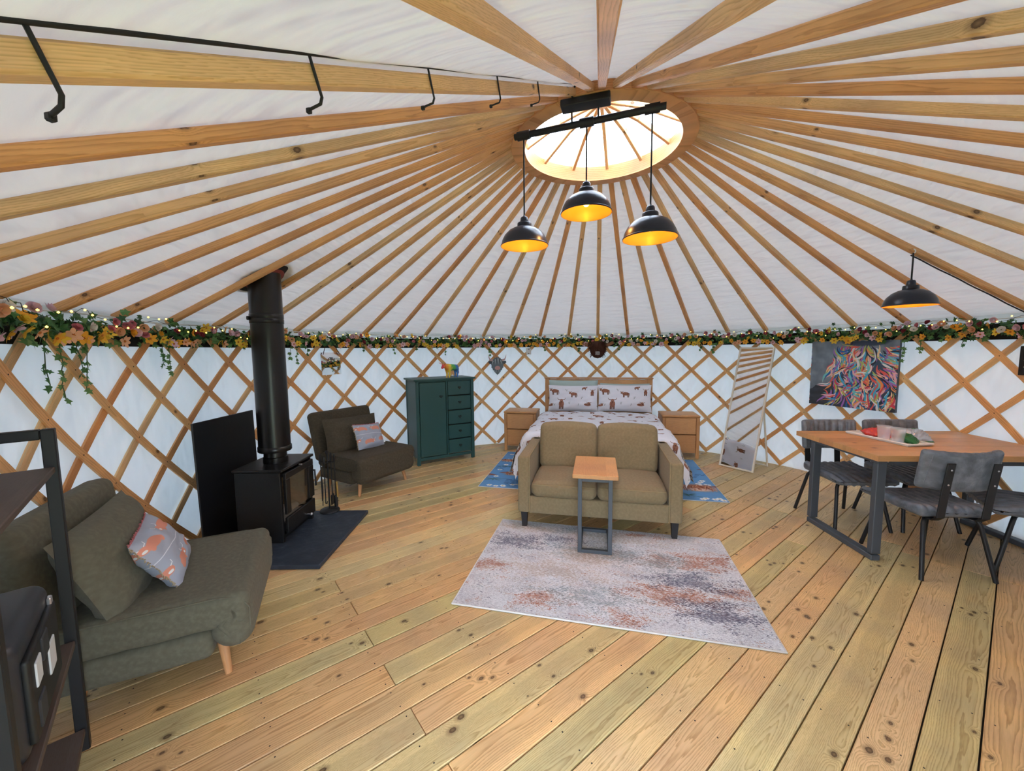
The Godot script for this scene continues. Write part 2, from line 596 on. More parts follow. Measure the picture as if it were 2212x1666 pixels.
func tex_rug() -> ImageTexture:
	var w := 860
	var h := 600
	var data := PackedByteArray()
	data.resize(w * h * 3)
	var big := noise(1.0, 21, 3)
	var fine := noise(1.0, 22, 2)
	var scr := noise(1.0, 23, 2)
	var rust := [Vector4(0.78, 0.36, 0.2, 0.10), Vector4(0.92, 0.30, 0.12, 0.08), Vector4(0.74, 0.70, 0.2, 0.12), Vector4(0.30, 0.86, 0.10, 0.07), Vector4(0.56, 0.93, 0.07, 0.05), Vector4(0.93, 0.62, 0.08, 0.06), Vector4(0.06, 0.62, 0.10, 0.06), Vector4(0.64, 0.05, 0.12, 0.04)]
	var navy := [Vector4(0.12, 0.30, 0.16, 0.10), Vector4(0.30, 0.22, 0.10, 0.06), Vector4(0.80, 0.55, 0.16, 0.10), Vector4(0.85, 0.8, 0.15, 0.1)]
	var teal := [Vector4(0.70, 0.38, 0.14, 0.12), Vector4(0.45, 0.80, 0.16, 0.10), Vector4(0.35, 0.10, 0.22, 0.06), Vector4(0.5, 0.35, 0.3, 0.1)]
	var beige := [Vector4(0.42, 0.40, 0.12, 0.10), Vector4(0.1, 0.08, 0.14, 0.08), Vector4(0.3, 0.6, 0.2, 0.1), Vector4(0.55, 0.12, 0.2, 0.08)]
	var sets := [[rust, rgb(158, 92, 66), 0.62], [navy, rgb(74, 74, 96), 0.6], [teal, rgb(128, 142, 150), 0.55], [beige, rgb(178, 166, 154), 0.5]]
	for y in h:
		for x in w:
			var u := float(x) / w
			var v := float(y) / h
			var c := rgb(220, 222, 227)
			var f1 := fine.get_noise_2d(x * 0.18, y * 0.34)
			var f2 := scr.get_noise_2d(x * 0.07, y * 0.26)
			var b := big.get_noise_2d(u * 5.0, v * 7.0)
			if f1 * 0.7 + f2 * 0.5 > 0.10 - b * 0.3: c = c.lerp(rgb(150, 150, 160), 0.62)
			var si := 0
			for s in sets:
				var m := 0.0
				for g in s[0]:
					var dx: float = (u - g.x) / g.z
					var dy: float = (v - g.y) / g.w
					m = max(m, exp(-dx * dx - dy * dy))
				var bb := big.get_noise_2d(u * 9.0 + si * 13.0, v * 14.0)
				var t: float = m * 0.75 + bb * 0.5 - 0.34
				if t > -0.2 and f1 * 0.55 + f2 * 0.6 + t * 1.1 > 0.16: c = c.lerp(s[1], clamp(s[2] + f2 * 0.5, 0.0, 1.0))
				si += 1
			c = c * (1.0 + f1 * 0.12)
			var o := (y * w + x) * 3
			data[o] = int(clamp(c.r, 0, 1) * 255)
			data[o + 1] = int(clamp(c.g, 0, 1) * 255)
			data[o + 2] = int(clamp(c.b, 0, 1) * 255)
	return ImageTexture.create_from_image(Image.create_from_data(w, h, false, Image.FORMAT_RGB8, data))

func tex_blue_rug() -> ImageTexture:
	var w := 1040
	var h := 620
	var im := Image.create(w, h, false, Image.FORMAT_RGB8)
	im.fill(rgb(104, 160, 214))
	var r := RandomNumberGenerator.new()
	r.seed = 31
	for i in 40: dot(im, r.randf() * w, r.randf() * h, r.randf_range(40, 110), r.randf_range(20, 50), Color(0.52, 0.70, 0.86, 0.35), 0, 1.0)
	for f in [[48, 186, 0.55], [122, 412, 0.6], [962, 462, 0.95], [300, 230, 0.8], [800, 170, 0.8], [520, 300, 1.0]]:
		var x: float = f[0]
		var y: float = f[1]
		var s: float = f[2]
		dot(im, x, y, 105 * s, 62 * s, Color(0.78, 0.52, 0.38, 0.75), 0, 0.9)
		dot(im, x, y - 12 * s, 70 * s, 34 * s, rgb(170, 100, 70), 0, 0.9)
		dot(im, x, y + 26 * s, 56 * s, 26 * s, rgb(228, 200, 186), 0, 0.9)
		for q in [-1.0, 1.0]:
			dot(im, x + 95 * s * q, y - 20 * s, 40 * s, 13 * s, rgb(140, 78, 60), q * 0.3, 0.8)
		for i in 60:
			var a := Vector2(x + r.randf_range(-70, 70) * s, y + r.randf_range(-45, 20) * s)
			stroke(im, a, a + Vector2(r.randf_range(-14, 14), 26) * s, 2.0, [rgb(120, 66, 48), rgb(214, 160, 124), rgb(178, 112, 82)][i % 3])
		for i in 5: dot(im, x + r.randf_range(-20, 60) * s, y + r.randf_range(-60, -36) * s, 9 * s, 7 * s, rgb(238, 240, 240))
	for i in 46:
		var x: float = r.randf() * w if i > 8 else [43.0, 44.0, 76.0, 993.0, 1024.0, 960.0, 1000.0, 36.0, 110.0][i]
		var y: float = (r.randf() * h if i % 3 else h - r.randf_range(12, 60)) if i > 8 else [465.0, 592.0, 600.0, 595.0, 602.0, 590.0, 362.0, 60.0, 596.0][i]
		for k in 6: dot(im, x + cos(k * TAU / 6) * 9, y + sin(k * TAU / 6) * 7, 5.5, 4.5, rgb(240, 244, 248))
		dot(im, x, y, 4, 3.5, rgb(214, 190, 110))
	for g in [[43, 506], [70, 300], [900, 560], [700, 540], [330, 520]]:
		for i in 22:
			var a := Vector2(g[0], g[1])
			stroke(im, a, a + Vector2(r.randf_range(-70, 70), r.randf_range(-30, 26)), 2.2, rgb(72, 118, 122), 0.8)
	for tx in [[8, 300, 70], [105, 506, 110], [930, 262, 100], [700, 400, 120]]:      # lines of small dark print
		for l in 4:
			var x: float = tx[0]
			while x < tx[0] + tx[2] - l * 14:
				var wd := r.randf_range(10, 26)
				stroke(im, Vector2(x, tx[1] + l * 17), Vector2(x + wd, tx[1] + l * 17), 2.6, rgb(46, 78, 128))
				x += wd + 12
	return ImageTexture.create_from_image(im)

# loose multicoloured brush strokes on slate grey
func tex_painting() -> ImageTexture:
	var w := 700
	var h := 620
	var im := Image.create(w, h, false, Image.FORMAT_RGB8)
	var n := noise(0.006, 3, 3)
	var data := PackedByteArray()
	data.resize(w * h * 3)
	for y in h:
		for x in w:
			var c := rgb(124, 138, 154) * (1.0 + n.get_noise_2d(x, y) * 0.22)
			if y > 470 - x * 0.42 + n.get_noise_2d(x * 2, y * 2) * 30: c = rgb(58, 65, 76) * (1.0 + n.get_noise_2d(x, y * 3) * 0.2)
			var o := (y * w + x) * 3
			data[o] = int(clamp(c.r, 0, 1) * 255)
			data[o + 1] = int(clamp(c.g, 0, 1) * 255)
			data[o + 2] = int(clamp(c.b, 0, 1) * 255)
	im = Image.create_from_data(w, h, false, Image.FORMAT_RGB8, data)
	var r := RandomNumberGenerator.new()
	r.seed = 77
	var pal := [rgb(236, 104, 98), rgb(246, 158, 96), rgb(80, 184, 224), rgb(44, 110, 186), rgb(244, 190, 200), rgb(166, 116, 200), rgb(252, 222, 180), rgb(36, 48, 72), rgb(122, 212, 218), rgb(222, 76, 98), rgb(190, 200, 110), rgb(240, 240, 244)]
	var fl := noise(0.004, 8, 2)
	dot(im, 450, 330, 215, 250, rgb(62, 84, 112))
	for y in range(330, 620, 12): dot(im, 455, y, 205, 60, rgb(58, 74, 100), 0, 0.4)
	for i in 640:
		var p := Vector2(r.randf_range(190, 690), r.randf_range(40, 560))
		var c: Color = pal[r.randi() % pal.size()]
		var wd := r.randf_range(5.0, 11.0)
		var ln := r.randf_range(70, 190)
		var a0 := fl.get_noise_2d(p.x, p.y) * 2.2 + PI / 2 - (p.x - 450) * 0.0016
		var t := 0.0
		while t < ln:
			var k := t / ln
			var ww: float = wd * sin(PI * clamp(k * 0.9 + 0.08, 0, 1))
			dot(im, p.x, p.y, max(1.0, ww), max(1.0, ww), c, 0, 0.4)
			a0 += fl.get_noise_2d(p.x * 2.4 + 900, p.y * 2.4) * 0.16
			p += Vector2(cos(a0), sin(a0)) * 4.0
			t += 4.0
			if p.x < 2 or p.x > w - 3 or p.y > h - 3: break
	return ImageTexture.create_from_image(im)

func tex_check() -> ImageTexture:
	var im := Image.create(128, 128, false, Image.FORMAT_RGB8)
	im.fill(rgb(226, 220, 212))
	for i in 8:
		im.fill_rect(Rect2i(i * 16, 0, 5, 128), rgb(142, 122, 106))
		im.fill_rect(Rect2i(0, i * 16, 128, 5), rgb(142, 122, 106))
	for i in 8:
		for j in 8: im.fill_rect(Rect2i(i * 16, j * 16, 5, 5), rgb(86, 72, 64))
	return ImageTexture.create_from_image(im)

func mat(c: Color, rough := 0.8, metal := 0.0) -> StandardMaterial3D:
	var m := StandardMaterial3D.new()
	m.albedo_color = c
	m.roughness = rough
	m.metallic = metal
	return m

func with_tex(m: StandardMaterial3D, t: Texture2D, scale := Vector3.ONE) -> StandardMaterial3D:
	m.albedo_texture = t
	m.uv1_scale = scale
	return m

func with_normal(m: StandardMaterial3D, t: Texture2D, k := 1.0) -> StandardMaterial3D:
	m.normal_enabled = true
	m.normal_texture = t
	m.normal_scale = k
	return m

func triplanar(m: StandardMaterial3D, scale: float) -> StandardMaterial3D:
	m.uv1_triplanar = true
	m.uv1_scale = Vector3.ONE * scale
	return m

func grey_ramp(lo: float, hi: float) -> Array:
	return [[0.0, Color(lo, lo, lo)], [1.0, Color(hi, hi, hi)]]

func materials() -> void:
	var deck := wood_atlas(1800, 1008, 9, 4.6, 0.15, [rgb(234, 204, 154), rgb(232, 188, 140), rgb(223, 199, 147), rgb(233, 186, 137), rgb(240, 212, 164), rgb(218, 194, 144), rgb(234, 195, 150), rgb(228, 204, 156), rgb(240, 198, 148)], 0.74, 0.85, 8, 11, 0.004, 0.0085)
	M.floor = []
	for c in [rgb(250, 253, 244), rgb(244, 245, 234), rgb(252, 248, 234), rgb(244, 249, 236)]:
		M.floor.append(with_normal(with_tex(mat(c, 0.44), deck), noise_tex(512, 512, 0.02, 2, true, 1.0), 0.15))
	var pine := wood_atlas(1200, 512, 6, 3.0, 0.11, [rgb(242, 202, 150), rgb(238, 194, 140), rgb(244, 208, 158), rgb(234, 186, 132), rgb(240, 198, 146), rgb(230, 176, 122)], 0.80, 0.75, 2, 5, 0.004, 0.009)
	M.pine = []
	for c in [rgb(255, 250, 244), rgb(250, 242, 232), rgb(248, 228, 210)]:
		M.pine.append(with_tex(mat(c, 0.55), pine))
	M.ring = with_tex(mat(rgb(246, 222, 205), 0.5), pine)
	var oak := wood_atlas(900, 480, 4, 1.5, 0.30, [rgb(206, 158, 108), rgb(213, 166, 116), rgb(202, 152, 102), rgb(209, 162, 110)], 0.86, 0.55, 1, 15, 0.003, 0.006)
	M.oak = with_tex(mat(rgb(255, 248, 238), 0.42), oak)
	M.dark_wood = with_tex(mat(rgb(106, 118, 156), 0.55), oak)
	var fold := noise_tex(512, 512, 0.011, 41, true, 26.0, 3)
	M.roof = with_normal(mat(rgb(232, 226, 220), 0.9), fold, 0.6)
	M.roof.uv1_scale = Vector3(0.22, 1.1, 1)
	M.roof.backlight_enabled = true
	M.roof.backlight = Color(0.52, 0.515, 0.515)
	M.wallc = with_normal(mat(rgb(228, 230, 233), 0.9), noise_tex(512, 512, 0.009, 42, true, 18.0, 3), 0.8)
	M.wallc.uv1_scale = Vector3(0.9, 0.35, 1)
	M.wallc.backlight_enabled = true
	M.wallc.backlight = Color(0.575, 0.58, 0.59)
	M.band = mat(rgb(22, 22, 26), 0.9)
	M.white = mat(rgb(232, 232, 230), 0.6)
	M.cord_white = mat(rgb(228, 228, 226), 0.7)
	M.black = mat(rgb(19, 21, 26), 0.5)
	M.cable = mat(rgb(24, 24, 28), 0.6)
	M.stove = with_normal(mat(rgb(12, 13, 16), 0.45), noise_tex(256, 256, 0.2, 9, true, 1.0), 0.15)
	M.flue = mat(rgb(7, 8, 10), 0.3)
	M.iron = mat(rgb(30, 31, 34), 0.5, 0.3)
	M.slate = with_normal(triplanar(with_tex(mat(rgb(255, 255, 255), 0.55), noise_tex(512, 512, 0.012, 17, false, 1, 5, [[0.0, rgb(38, 46, 58)], [0.6, rgb(46, 55, 68)], [0.85, rgb(58, 68, 82)], [1.0, rgb(92, 104, 118)]])), 1.1), noise_tex(512, 512, 0.03, 18, true, 2.0), 0.4)
	M.board = mat(rgb(15, 18, 24), 0.45)
	M.charcoal = mat(rgb(72, 78, 86), 0.45)
	M.steel = mat(rgb(200, 200, 204), 0.3, 0.9)
	M.brass = mat(rgb(196, 160, 92), 0.35, 0.8)
	M.leather = with_normal(triplanar(with_tex(mat(rgb(255, 255, 255), 0.42), noise_tex(512, 512, 0.015, 61, false, 1, 4, [[0.0, rgb(82, 87, 96)], [0.5, rgb(108, 114, 124)], [1.0, rgb(138, 144, 154)]])), 1.6), noise_tex(512, 512, 0.08, 62, true, 3.0), 0.4)
	M.leather.roughness = 0.36
	M.olive = with_normal(triplanar(with_tex(mat(rgb(255, 255, 255), 0.95), noise_tex(512, 512, 0.02, 63, false, 1, 5, [[0.0, rgb(92, 89, 75)], [0.5, rgb(100, 97, 82)], [1.0, rgb(111, 108, 92)]])), 3.2), noise_tex(512, 512, 0.2, 64, true, 2.0), 0.3)
	M.olive.rim_enabled = true
	M.olive.rim = 0.08
	M.olive2 = with_normal(triplanar(with_tex(mat(rgb(255, 255, 255), 0.95), noise_tex(512, 512, 0.02, 67, false, 1, 5, [[0.0, rgb(68, 60, 48)], [0.5, rgb(76, 68, 55)], [1.0, rgb(86, 77, 63)]])), 3.2), noise_tex(512, 512, 0.2, 64, true, 2.0), 0.3)
	M.sofa = with_normal(triplanar(with_tex(mat(rgb(255, 255, 255), 0.95), noise_tex(512, 512, 0.014, 65, false, 1, 6, [[0.0, rgb(129, 112, 83)], [0.5, rgb(136, 119, 90)], [1.0, rgb(145, 128, 98)]])), 4.5), noise_tex(512, 512, 0.25, 66, true, 2.5), 0.4)
	M.sofa.rim_enabled = true
	M.sofa.rim = 0.12
	M.sofa_pipe = mat(rgb(150, 132, 98), 0.9)
	M.green = mat(rgb(38, 78, 78), 0.45)
	M.green_knob = mat(rgb(16, 34, 36), 0.5)
	M.black_leg = mat(rgb(30, 28, 30), 0.5)
	M.beech = with_tex(mat(rgb(250, 240, 240), 0.5), oak)
	M.duvet = with_normal(with_tex(mat(rgb(250, 251, 255), 0.85), tex_duvet()), noise_tex(512, 512, 0.007, 71, true, 6.0, 3), 0.5)
	M.pillow_print = with_tex(mat(rgb(250, 251, 255), 0.85), tex_pillow(3))
	M.sage = mat(rgb(176, 196, 194), 0.9)
	M.check = with_tex(mat(rgb(255, 255, 255), 0.9), tex_check())
	M.sheet = mat(rgb(232, 234, 240), 0.9)
	M.cushion = with_tex(mat(rgb(255, 255, 255), 0.9), tex_cushion())
	M.fringe_pink = mat(rgb(196, 118, 122), 0.95)
	M.fringe_tan = mat(rgb(186, 170, 140), 0.95)
	M.rug = with_normal(with_tex(mat(rgb(255, 255, 255), 1.0), tex_rug()), noise_tex(512, 512, 0.3, 81, true, 3.0), 0.35)
	M.rug_edge = mat(rgb(212, 210, 206), 0.95)
	M.blue_rug = with_tex(mat(rgb(255, 255, 255), 0.95), tex_blue_rug())
	M.painting = with_tex(mat(rgb(255, 255, 255), 0.6), tex_painting())
	M.canvas_side = mat(rgb(88, 98, 112), 0.8)
	M.mirror = mat(rgb(236, 238, 240), 0.02, 1.0)
	M.mirror_frame = mat(rgb(228, 220, 204), 0.6)
	M.gold = mat(rgb(226, 160, 58), 0.32, 0.7)
	M.shade = mat(rgb(24, 32, 46), 0.3)
	M.bulb = mat(rgb(255, 240, 210), 0.4)
	M.bulb.emission_enabled = true
	M.bulb.emission = rgb(255, 214, 140)
	M.bulb.emission_energy_multiplier = 1.3
	M.fairy = mat(rgb(255, 240, 190), 0.4)
	M.fairy.emission_enabled = true
	M.fairy.emission = rgb(255, 204, 84)
	M.fairy.emission_energy_multiplier = 2.0
	M.glass = mat(Color(0.9, 0.93, 0.95, 0.12), 0.05)
	M.glass.transparency = BaseMaterial3D.TRANSPARENCY_ALPHA
	M.stove_glass = mat(Color(0.30, 0.26, 0.22, 0.45), 0.06)
	M.stove_glass.transparency = BaseMaterial3D.TRANSPARENCY_ALPHA
	M.vinyl = mat(Color(0.86, 0.92, 0.95, 0.52), 0.5)
	M.vinyl.backlight_enabled = true
	M.vinyl.backlight = Color(0.45, 0.48, 0.50)
	M.vinyl.transparency = BaseMaterial3D.TRANSPARENCY_ALPHA
	M.cup = mat(Color(0.93, 0.94, 0.98, 0.32), 0.25)
	M.cup.transparency = BaseMaterial3D.TRANSPARENCY_ALPHA
	M.brick = triplanar(with_tex(mat(rgb(255, 255, 255), 0.95), noise_tex(256, 256, 0.03, 91, false, 1, 4, [[0.0, rgb(150, 128, 98)], [1.0, rgb(196, 172, 138)]])), 3.0)
	M.ash = mat(rgb(176, 170, 164), 1.0)
	M.leaf = [mat(rgb(60, 110, 58), 0.6), mat(rgb(92, 134, 74), 0.6), mat(rgb(46, 88, 54), 0.6)]
	M.stem = mat(rgb(70, 92, 60), 0.8)
	M.petal = {}
	for e in [["pink", rgb(228, 190, 204)], ["yellow", rgb(234, 196, 66)], ["orange", rgb(236, 170, 52)], ["peach", rgb(232, 178, 140)], ["wine", rgb(142, 48, 70)], ["white", rgb(234, 228, 222)], ["rose", rgb(206, 120, 134)]]:
		M.petal[e[0]] = mat(e[1], 0.8)
	M.heart = mat(rgb(196, 110, 40), 0.8)
	M.vertex = mat(Color.WHITE, 0.5)
	M.vertex.vertex_color_use_as_albedo = true
	M.plastic = mat(rgb(44, 48, 56), 0.4)
	M.plastic_dark = mat(rgb(20, 22, 26), 0.5)
	M.label_white = mat(rgb(214, 220, 226), 0.6)
	M.red_foil = mat(rgb(206, 66, 62), 0.3)
	M.green_foil = mat(rgb(46, 112, 62), 0.3)
	M.silver_foil = mat(rgb(206, 212, 222), 0.25, 0.6)
	M.twig = mat(rgb(78, 46, 36), 0.9)
	M.twig_light = mat(rgb(150, 104, 74), 0.9)
	M.grass = triplanar(with_tex(mat(rgb(255, 255, 255), 1.0), noise_tex(512, 512, 0.02, 95, false, 1, 5, [[0.0, rgb(70, 96, 48)], [1.0, rgb(112, 138, 76)]])), 0.3)
	M.subfloor = mat(rgb(58, 46, 36), 0.9)
	M.bark = mat(rgb(90, 78, 66), 0.95)
	M.tree_leaf = mat(rgb(96, 130, 84), 0.8)
	M.nail = mat(rgb(52, 46, 42), 0.5, 0.5)

# ------------------------------------------------------------------ scene
func _ready() -> void:
	var cam := Camera3D.new()
	cam.name = "camera"
	cam.position = Vector3(-0.017, 1.55, 3.357)
	cam.rotation = Vector3(-0.0890, 0.2113, -0.0097)
	cam.fov = rad_to_deg(2.0 * atan(833.0 / 852.0))
	cam.near = 0.02
	add_child(cam)
	var env := Environment.new()
	var sm := ProceduralSkyMaterial.new()
	sm.sky_top_color = Color(0.82, 0.90, 1.0)
	sm.sky_horizon_color = Color(0.92, 0.96, 1.0)
	sm.ground_horizon_color = Color(0.55, 0.56, 0.52)
	sm.ground_bottom_color = Color(0.40, 0.41, 0.36)
	sm.sun_angle_max = 0.0
	var sky := Sky.new()
	sky.sky_material = sm
	env.background_mode = Environment.BG_SKY
	env.sky = sky
	env.background_energy_multiplier = SKY_ENERGY
	env.tonemap_mode = Environment.TONE_MAPPER_LINEAR
	env.tonemap_exposure = EXPOSURE
	env.sdfgi_enabled = true
	env.ssao_enabled = true
	env.ssil_enabled = true
	var we := WorldEnvironment.new()
	we.name = "environment"
	we.environment = env
	add_child(we)
	rng.seed = 12345
	materials()
	build_floor()
	build_wall()
	build_roof()
	build_crown()
	build_outside()
	build_rugs()
	build_bed()
	build_nightstands()
	build_sofa()
	build_side_table()
	build_dresser()
	build_stove()
	build_chair_beds()
	build_dining()
	build_mirror()
	build_rack()
	build_pendants()
	build_wall_things()
	build_garlands()

const SKY_ENERGY := 7.5
const EXPOSURE := 2.55

func build_floor() -> void:
	var fl := struct("floor", "pale pine boards laid diagonally across the round yurt")
	var base := begin()
	lathe(base, [Vector2(3.42, -0.06), Vector2(3.42, -0.03), Vector2(3.42, -0.03), Vector2(0, -0.03)], 64)
	part(fl, "underfloor", done(base), M.subfloor)
	var d := Vector3(cos(deg_to_rad(50)), 0, -sin(deg_to_rad(50)))
	var n := Vector3(sin(deg_to_rad(50)), 0, cos(deg_to_rad(50)))
	var bw := 0.1544
	var joint := {-13: -1.974, -11: -1.957, -9: -1.967, -7: -1.971, -5: -1.965, -3: -1.95, -1: -1.96, 1: -1.96}
	var nails := begin()
	for k in range(-31, 13):
		var s0 := 1.378 + bw * k
		var sm := s0 + bw * 0.5
		var far: float = max(abs(s0), abs(s0 + bw))
		if far > 3.40: continue
		var half := sqrt(3.40 * 3.40 - sm * sm)
		var cuts := [-half]
		if joint.has(k) and joint[k] > 0.25 - half: cuts.append(joint[k])
		elif posmod(k, 2) == 0 or half > 2.2: cuts.append(0.45 + 0.6 * posmod(k, 3) if k < 0 else 1.5)
		if joint.has(k) and half > 2.2: cuts.append(1.63)
		cuts = cuts.filter(func(q): return q < half - 0.25)
		cuts.append(half)
		for i in cuts.size() - 1:
			if cuts[i] < -half or cuts[i + 1] > half + 0.001 or cuts[i + 1] - cuts[i] < 0.1: continue
			var ln: float = cuts[i + 1] - cuts[i] - 0.003
			var mid: float = (cuts[i] + cuts[i + 1]) * 0.5
			var row := rng.randi() % 9
			var st := begin()
			box(st, Vector3(ln, 0.028, bw - 0.006), Transform3D(), 0.003, Vector4(1.0 / 4.6, 1.0 / (0.152 * 9), rng.randf() * max(0.0, 1.0 - ln / 4.6), row / 9.0 + 0.001))
			var xf := Transform3D(Basis(d, Vector3.UP, n), d * mid + n * sm + Vector3(0, -0.014 + rng.randf_range(-0.0012, 0.0), 0))
			part(fl, "board", done(st), M.floor[rng.randi() % 4], xf)
		for j in range(-7, 8):
			var t := j * 0.47 - 0.12
			if abs(t) > half - 0.1: continue
			for q in [0.2, 0.8]:
				var c: Vector3 = d * (t + rng.randf_range(-0.01, 0.01)) + n * (s0 + bw * q)
				lathe(nails, [Vector2(0.0034, 0.0), Vector2(0.0028, 0.0008), Vector2(0, 0.0009)], 6, Transform3D(Basis(), c))
	stuff(part(fl, "nail_heads", done(nails), M.nail))

func slat_mesh(sgn: float, r: float, row: int) -> ArrayMesh:
	var st := begin()
	var pitch := deg_to_rad(8.25)
	var w := 0.049
	var th := 0.012
	var top := 1.735
	var bot := 0.02
	var n := 16
	var dir := Vector2(sgn * R * pitch * 0.5, -0.24).normalized()
	var nor := Vector2(-dir.y, dir.x)
	var pt := func(h: float, e: float, rr: float) -> Vector3:
		var c := Vector2(sgn * R * (1.705 - h) / 0.24 * pitch * 0.5, h) + nor * e
		var a: float = c.x / R
		return Vector3(rr * sin(a), c.y, -rr * cos(a))
	var ra := r - th / 2
	var rb := r + th / 2
	group_next(st)
	for i in n:
		var h0: float = lerp(top, bot, float(i) / n)
		var h1: float = lerp(top, bot, float(i + 1) / n)
		var u0 := (top - h0) * 1.42 / 3.0 + row * 0.17
		var u1 := (top - h1) * 1.42 / 3.0 + row * 0.17
		var v0 := row / 6.0 + 0.01
		var v1 := v0 + w / 0.11 / 6.0
		var e := [[-w / 2, ra], [w / 2, ra], [w / 2, rb], [-w / 2, rb]]
		for k in 4:
			st.set_smooth_group(20000 + k)
			var p: Array = e[k]
			var q: Array = e[(k + 1) % 4]
			var A: Vector3 = pt.call(h0, p[0], p[1])
			var B: Vector3 = pt.call(h1, p[0], p[1])
			var C: Vector3 = pt.call(h1, q[0], q[1])
			var D: Vector3 = pt.call(h0, q[0], q[1])
			var va: float = v0 if k < 2 or k == 3 else v1
			quad(st, A, D, C, B, Vector2(u0, v0), Vector2(u0, v1), Vector2(u1, v1), Vector2(u1, v0))
	for h in [top, bot]:
		st.set_smooth_group(-1)
		var A: Vector3 = pt.call(h, -w / 2, ra)
		var B: Vector3 = pt.call(h, w / 2, ra)
		var C: Vector3 = pt.call(h, w / 2, rb)
		var D: Vector3 = pt.call(h, -w / 2, rb)
		quad(st, A, B, C, D)
	return done(st)

func build_wall() -> void:
	var wl := struct("wall_round", "white canvas wall behind a crossed pine lattice")
	var ns := noise(0.9, 51, 3)
	for lay in 2:
		var rr := R + 0.03 * lay
		var fn := func(u: float, v: float) -> Vector3:
			var az: float = lerp(172.2, -172.2, u)
			var h: float = lerp(-0.03, 1.83, v)
			var a := deg_to_rad(az)
			var d := 0.006 * ns.get_noise_2d(a * 5.0, h * 1.6) + 0.004 * ns.get_noise_2d(a * 22.0, h * 2.5)
			return rim(az, rr + (abs(d) if lay == 0 else 0.0), h)
		part(wl, "canvas" if lay == 0 else "outer_canvas", gridm(160 if lay == 0 else 80, 14 if lay == 0 else 2, fn, func(u: float, v: float) -> Vector2: return Vector2(u * 19.2, v * 1.86)), M.wallc)
	var front := []
	var back := []
	for row in 6:
		front.append(slat_mesh(1.0, R - 0.030, row))
		back.append(slat_mesh(-1.0, R - 0.0175, row))
	var riv := begin()
	for k in range(-20, 20):
		var az := k * (8.36 if k < 0 else 8.2)
		for s in [1.0, -1.0]:
			var lo: float = min(az, az + s * 29.0)
			var hi: float = max(az, az + s * 29.0)
			if lo < -167 or hi > 167: continue
			var row := rng.randi() % 6
			var o := part(wl, "slat", front[row] if s > 0 else back[row], M.pine[[0, 0, 1, 1, 2][rng.randi() % 5]])
			o.rotation.y = -deg_to_rad(az)
			if s > 0:
				for j in 7:
					var a2 := az + j * 4.125
					lathe(riv, [Vector2(0.0045, 0.0), Vector2(0.0035, 0.0016), Vector2(0, 0.002)], 6, rim_xf(a2, R - 0.0362, 1.705 - 0.24 * j) * at(0, 0, 0, 0, PI / 2))
	stuff(part(wl, "rivets", done(riv), M.nail))
	var band := begin()
	grid(band, 150, 1, func(u: float, v: float) -> Vector3: return rim(lerp(160.0, -160.0, u), R - 0.008, lerp(1.60, 1.735, v)))
	part(wl, "black_band", done(band), M.band)
	var rope := []
	for i in 121: rope.append(rim(lerp(-160.0, 160.0, i / 120.0), R - 0.06, 1.775 + 0.006 * sin(i * 0.9)))
	part(wl, "white_cord", tubem(rope, 0.005, 6), M.cord_white)

func roof_h(r: float) -> float:
	return 1.79 + (3.33 - r) / 2.62 * 1.38

func build_roof() -> void:
	var ce := struct("ceiling", "white canvas roof cone over straight pine rafters")
	var ns := noise(1.0, 77, 3)
	for lay in 2:
		var fn := func(u: float, v: float) -> Vector3:
			var az := u * 360.0
			var r: float = lerp(3.42, 0.66, v)
			var a := deg_to_rad(az)
			var ph := fposmod(az, 360.0 / N) / (360.0 / N)
			var sag := 0.010 * sin(PI * ph) * (r / 3.3)
			var w := ns.get_noise_2d(cos(a) * r * 1.2, sin(a) * r * 1.2 + r * 2.0) * 0.006 * (0.3 + sin(PI * ph))
			return rim(az, r, roof_h(r) + 0.030 + lay * 0.04 + (sag + w if lay == 0 else 0.0))
		part(ce, "canvas" if lay == 0 else "outer_canvas", gridm(352 if lay == 0 else 88, 18 if lay == 0 else 2, fn, func(u: float, v: float) -> Vector2: return Vector2(u * 20.0, v * 3.1)), M.roof)
	var ms := []
	var p0 := Vector2(3.345, roof_h(3.345))
	var p1 := Vector2(0.70, roof_h(0.70))
	var ln := p0.distance_to(p1)
	for row in 6:
		ms.append(boxm(Vector3(ln, 0.042, 0.046), 0.005, Vector4(1.0 / 3.0, 1.0 / 0.112 / 6.0, rng.randf(), row / 6.0 + 0.002)))
	var dir := Vector3(0, p1.y - p0.y, p0.x - p1.x).normalized()   # for az = 0 the rafter climbs towards +z
	for k in N:
		var az := k * 360.0 / N
		if az > 180.0: az -= 360.0
		if k == 24: az = -165.3
		if k == 23: az = -174.6
		if k == 21: az = 172.8
		var mid := (p0 + p1) * 0.5
		var side := Vector3.RIGHT
		var b := Basis(dir, side.cross(dir) * -1.0, side * 1.0)
		b = Basis(dir, dir.cross(side) * -1.0, Vector3.ZERO)
		var yv := Vector3(0, dir.z, -dir.y)
		b = Basis(dir, yv, dir.cross(yv))
		var xf := Transform3D(Basis(Vector3.UP, -deg_to_rad(az))) * Transform3D(b, Vector3(0, mid.y, -mid.x))
		part(ce, "rafter", ms[(k * 5 + k / 6) % 6], M.pine[[0, 1, 0, 2, 1, 0, 2, 0, 1, 2, 1][k % 11]], xf)

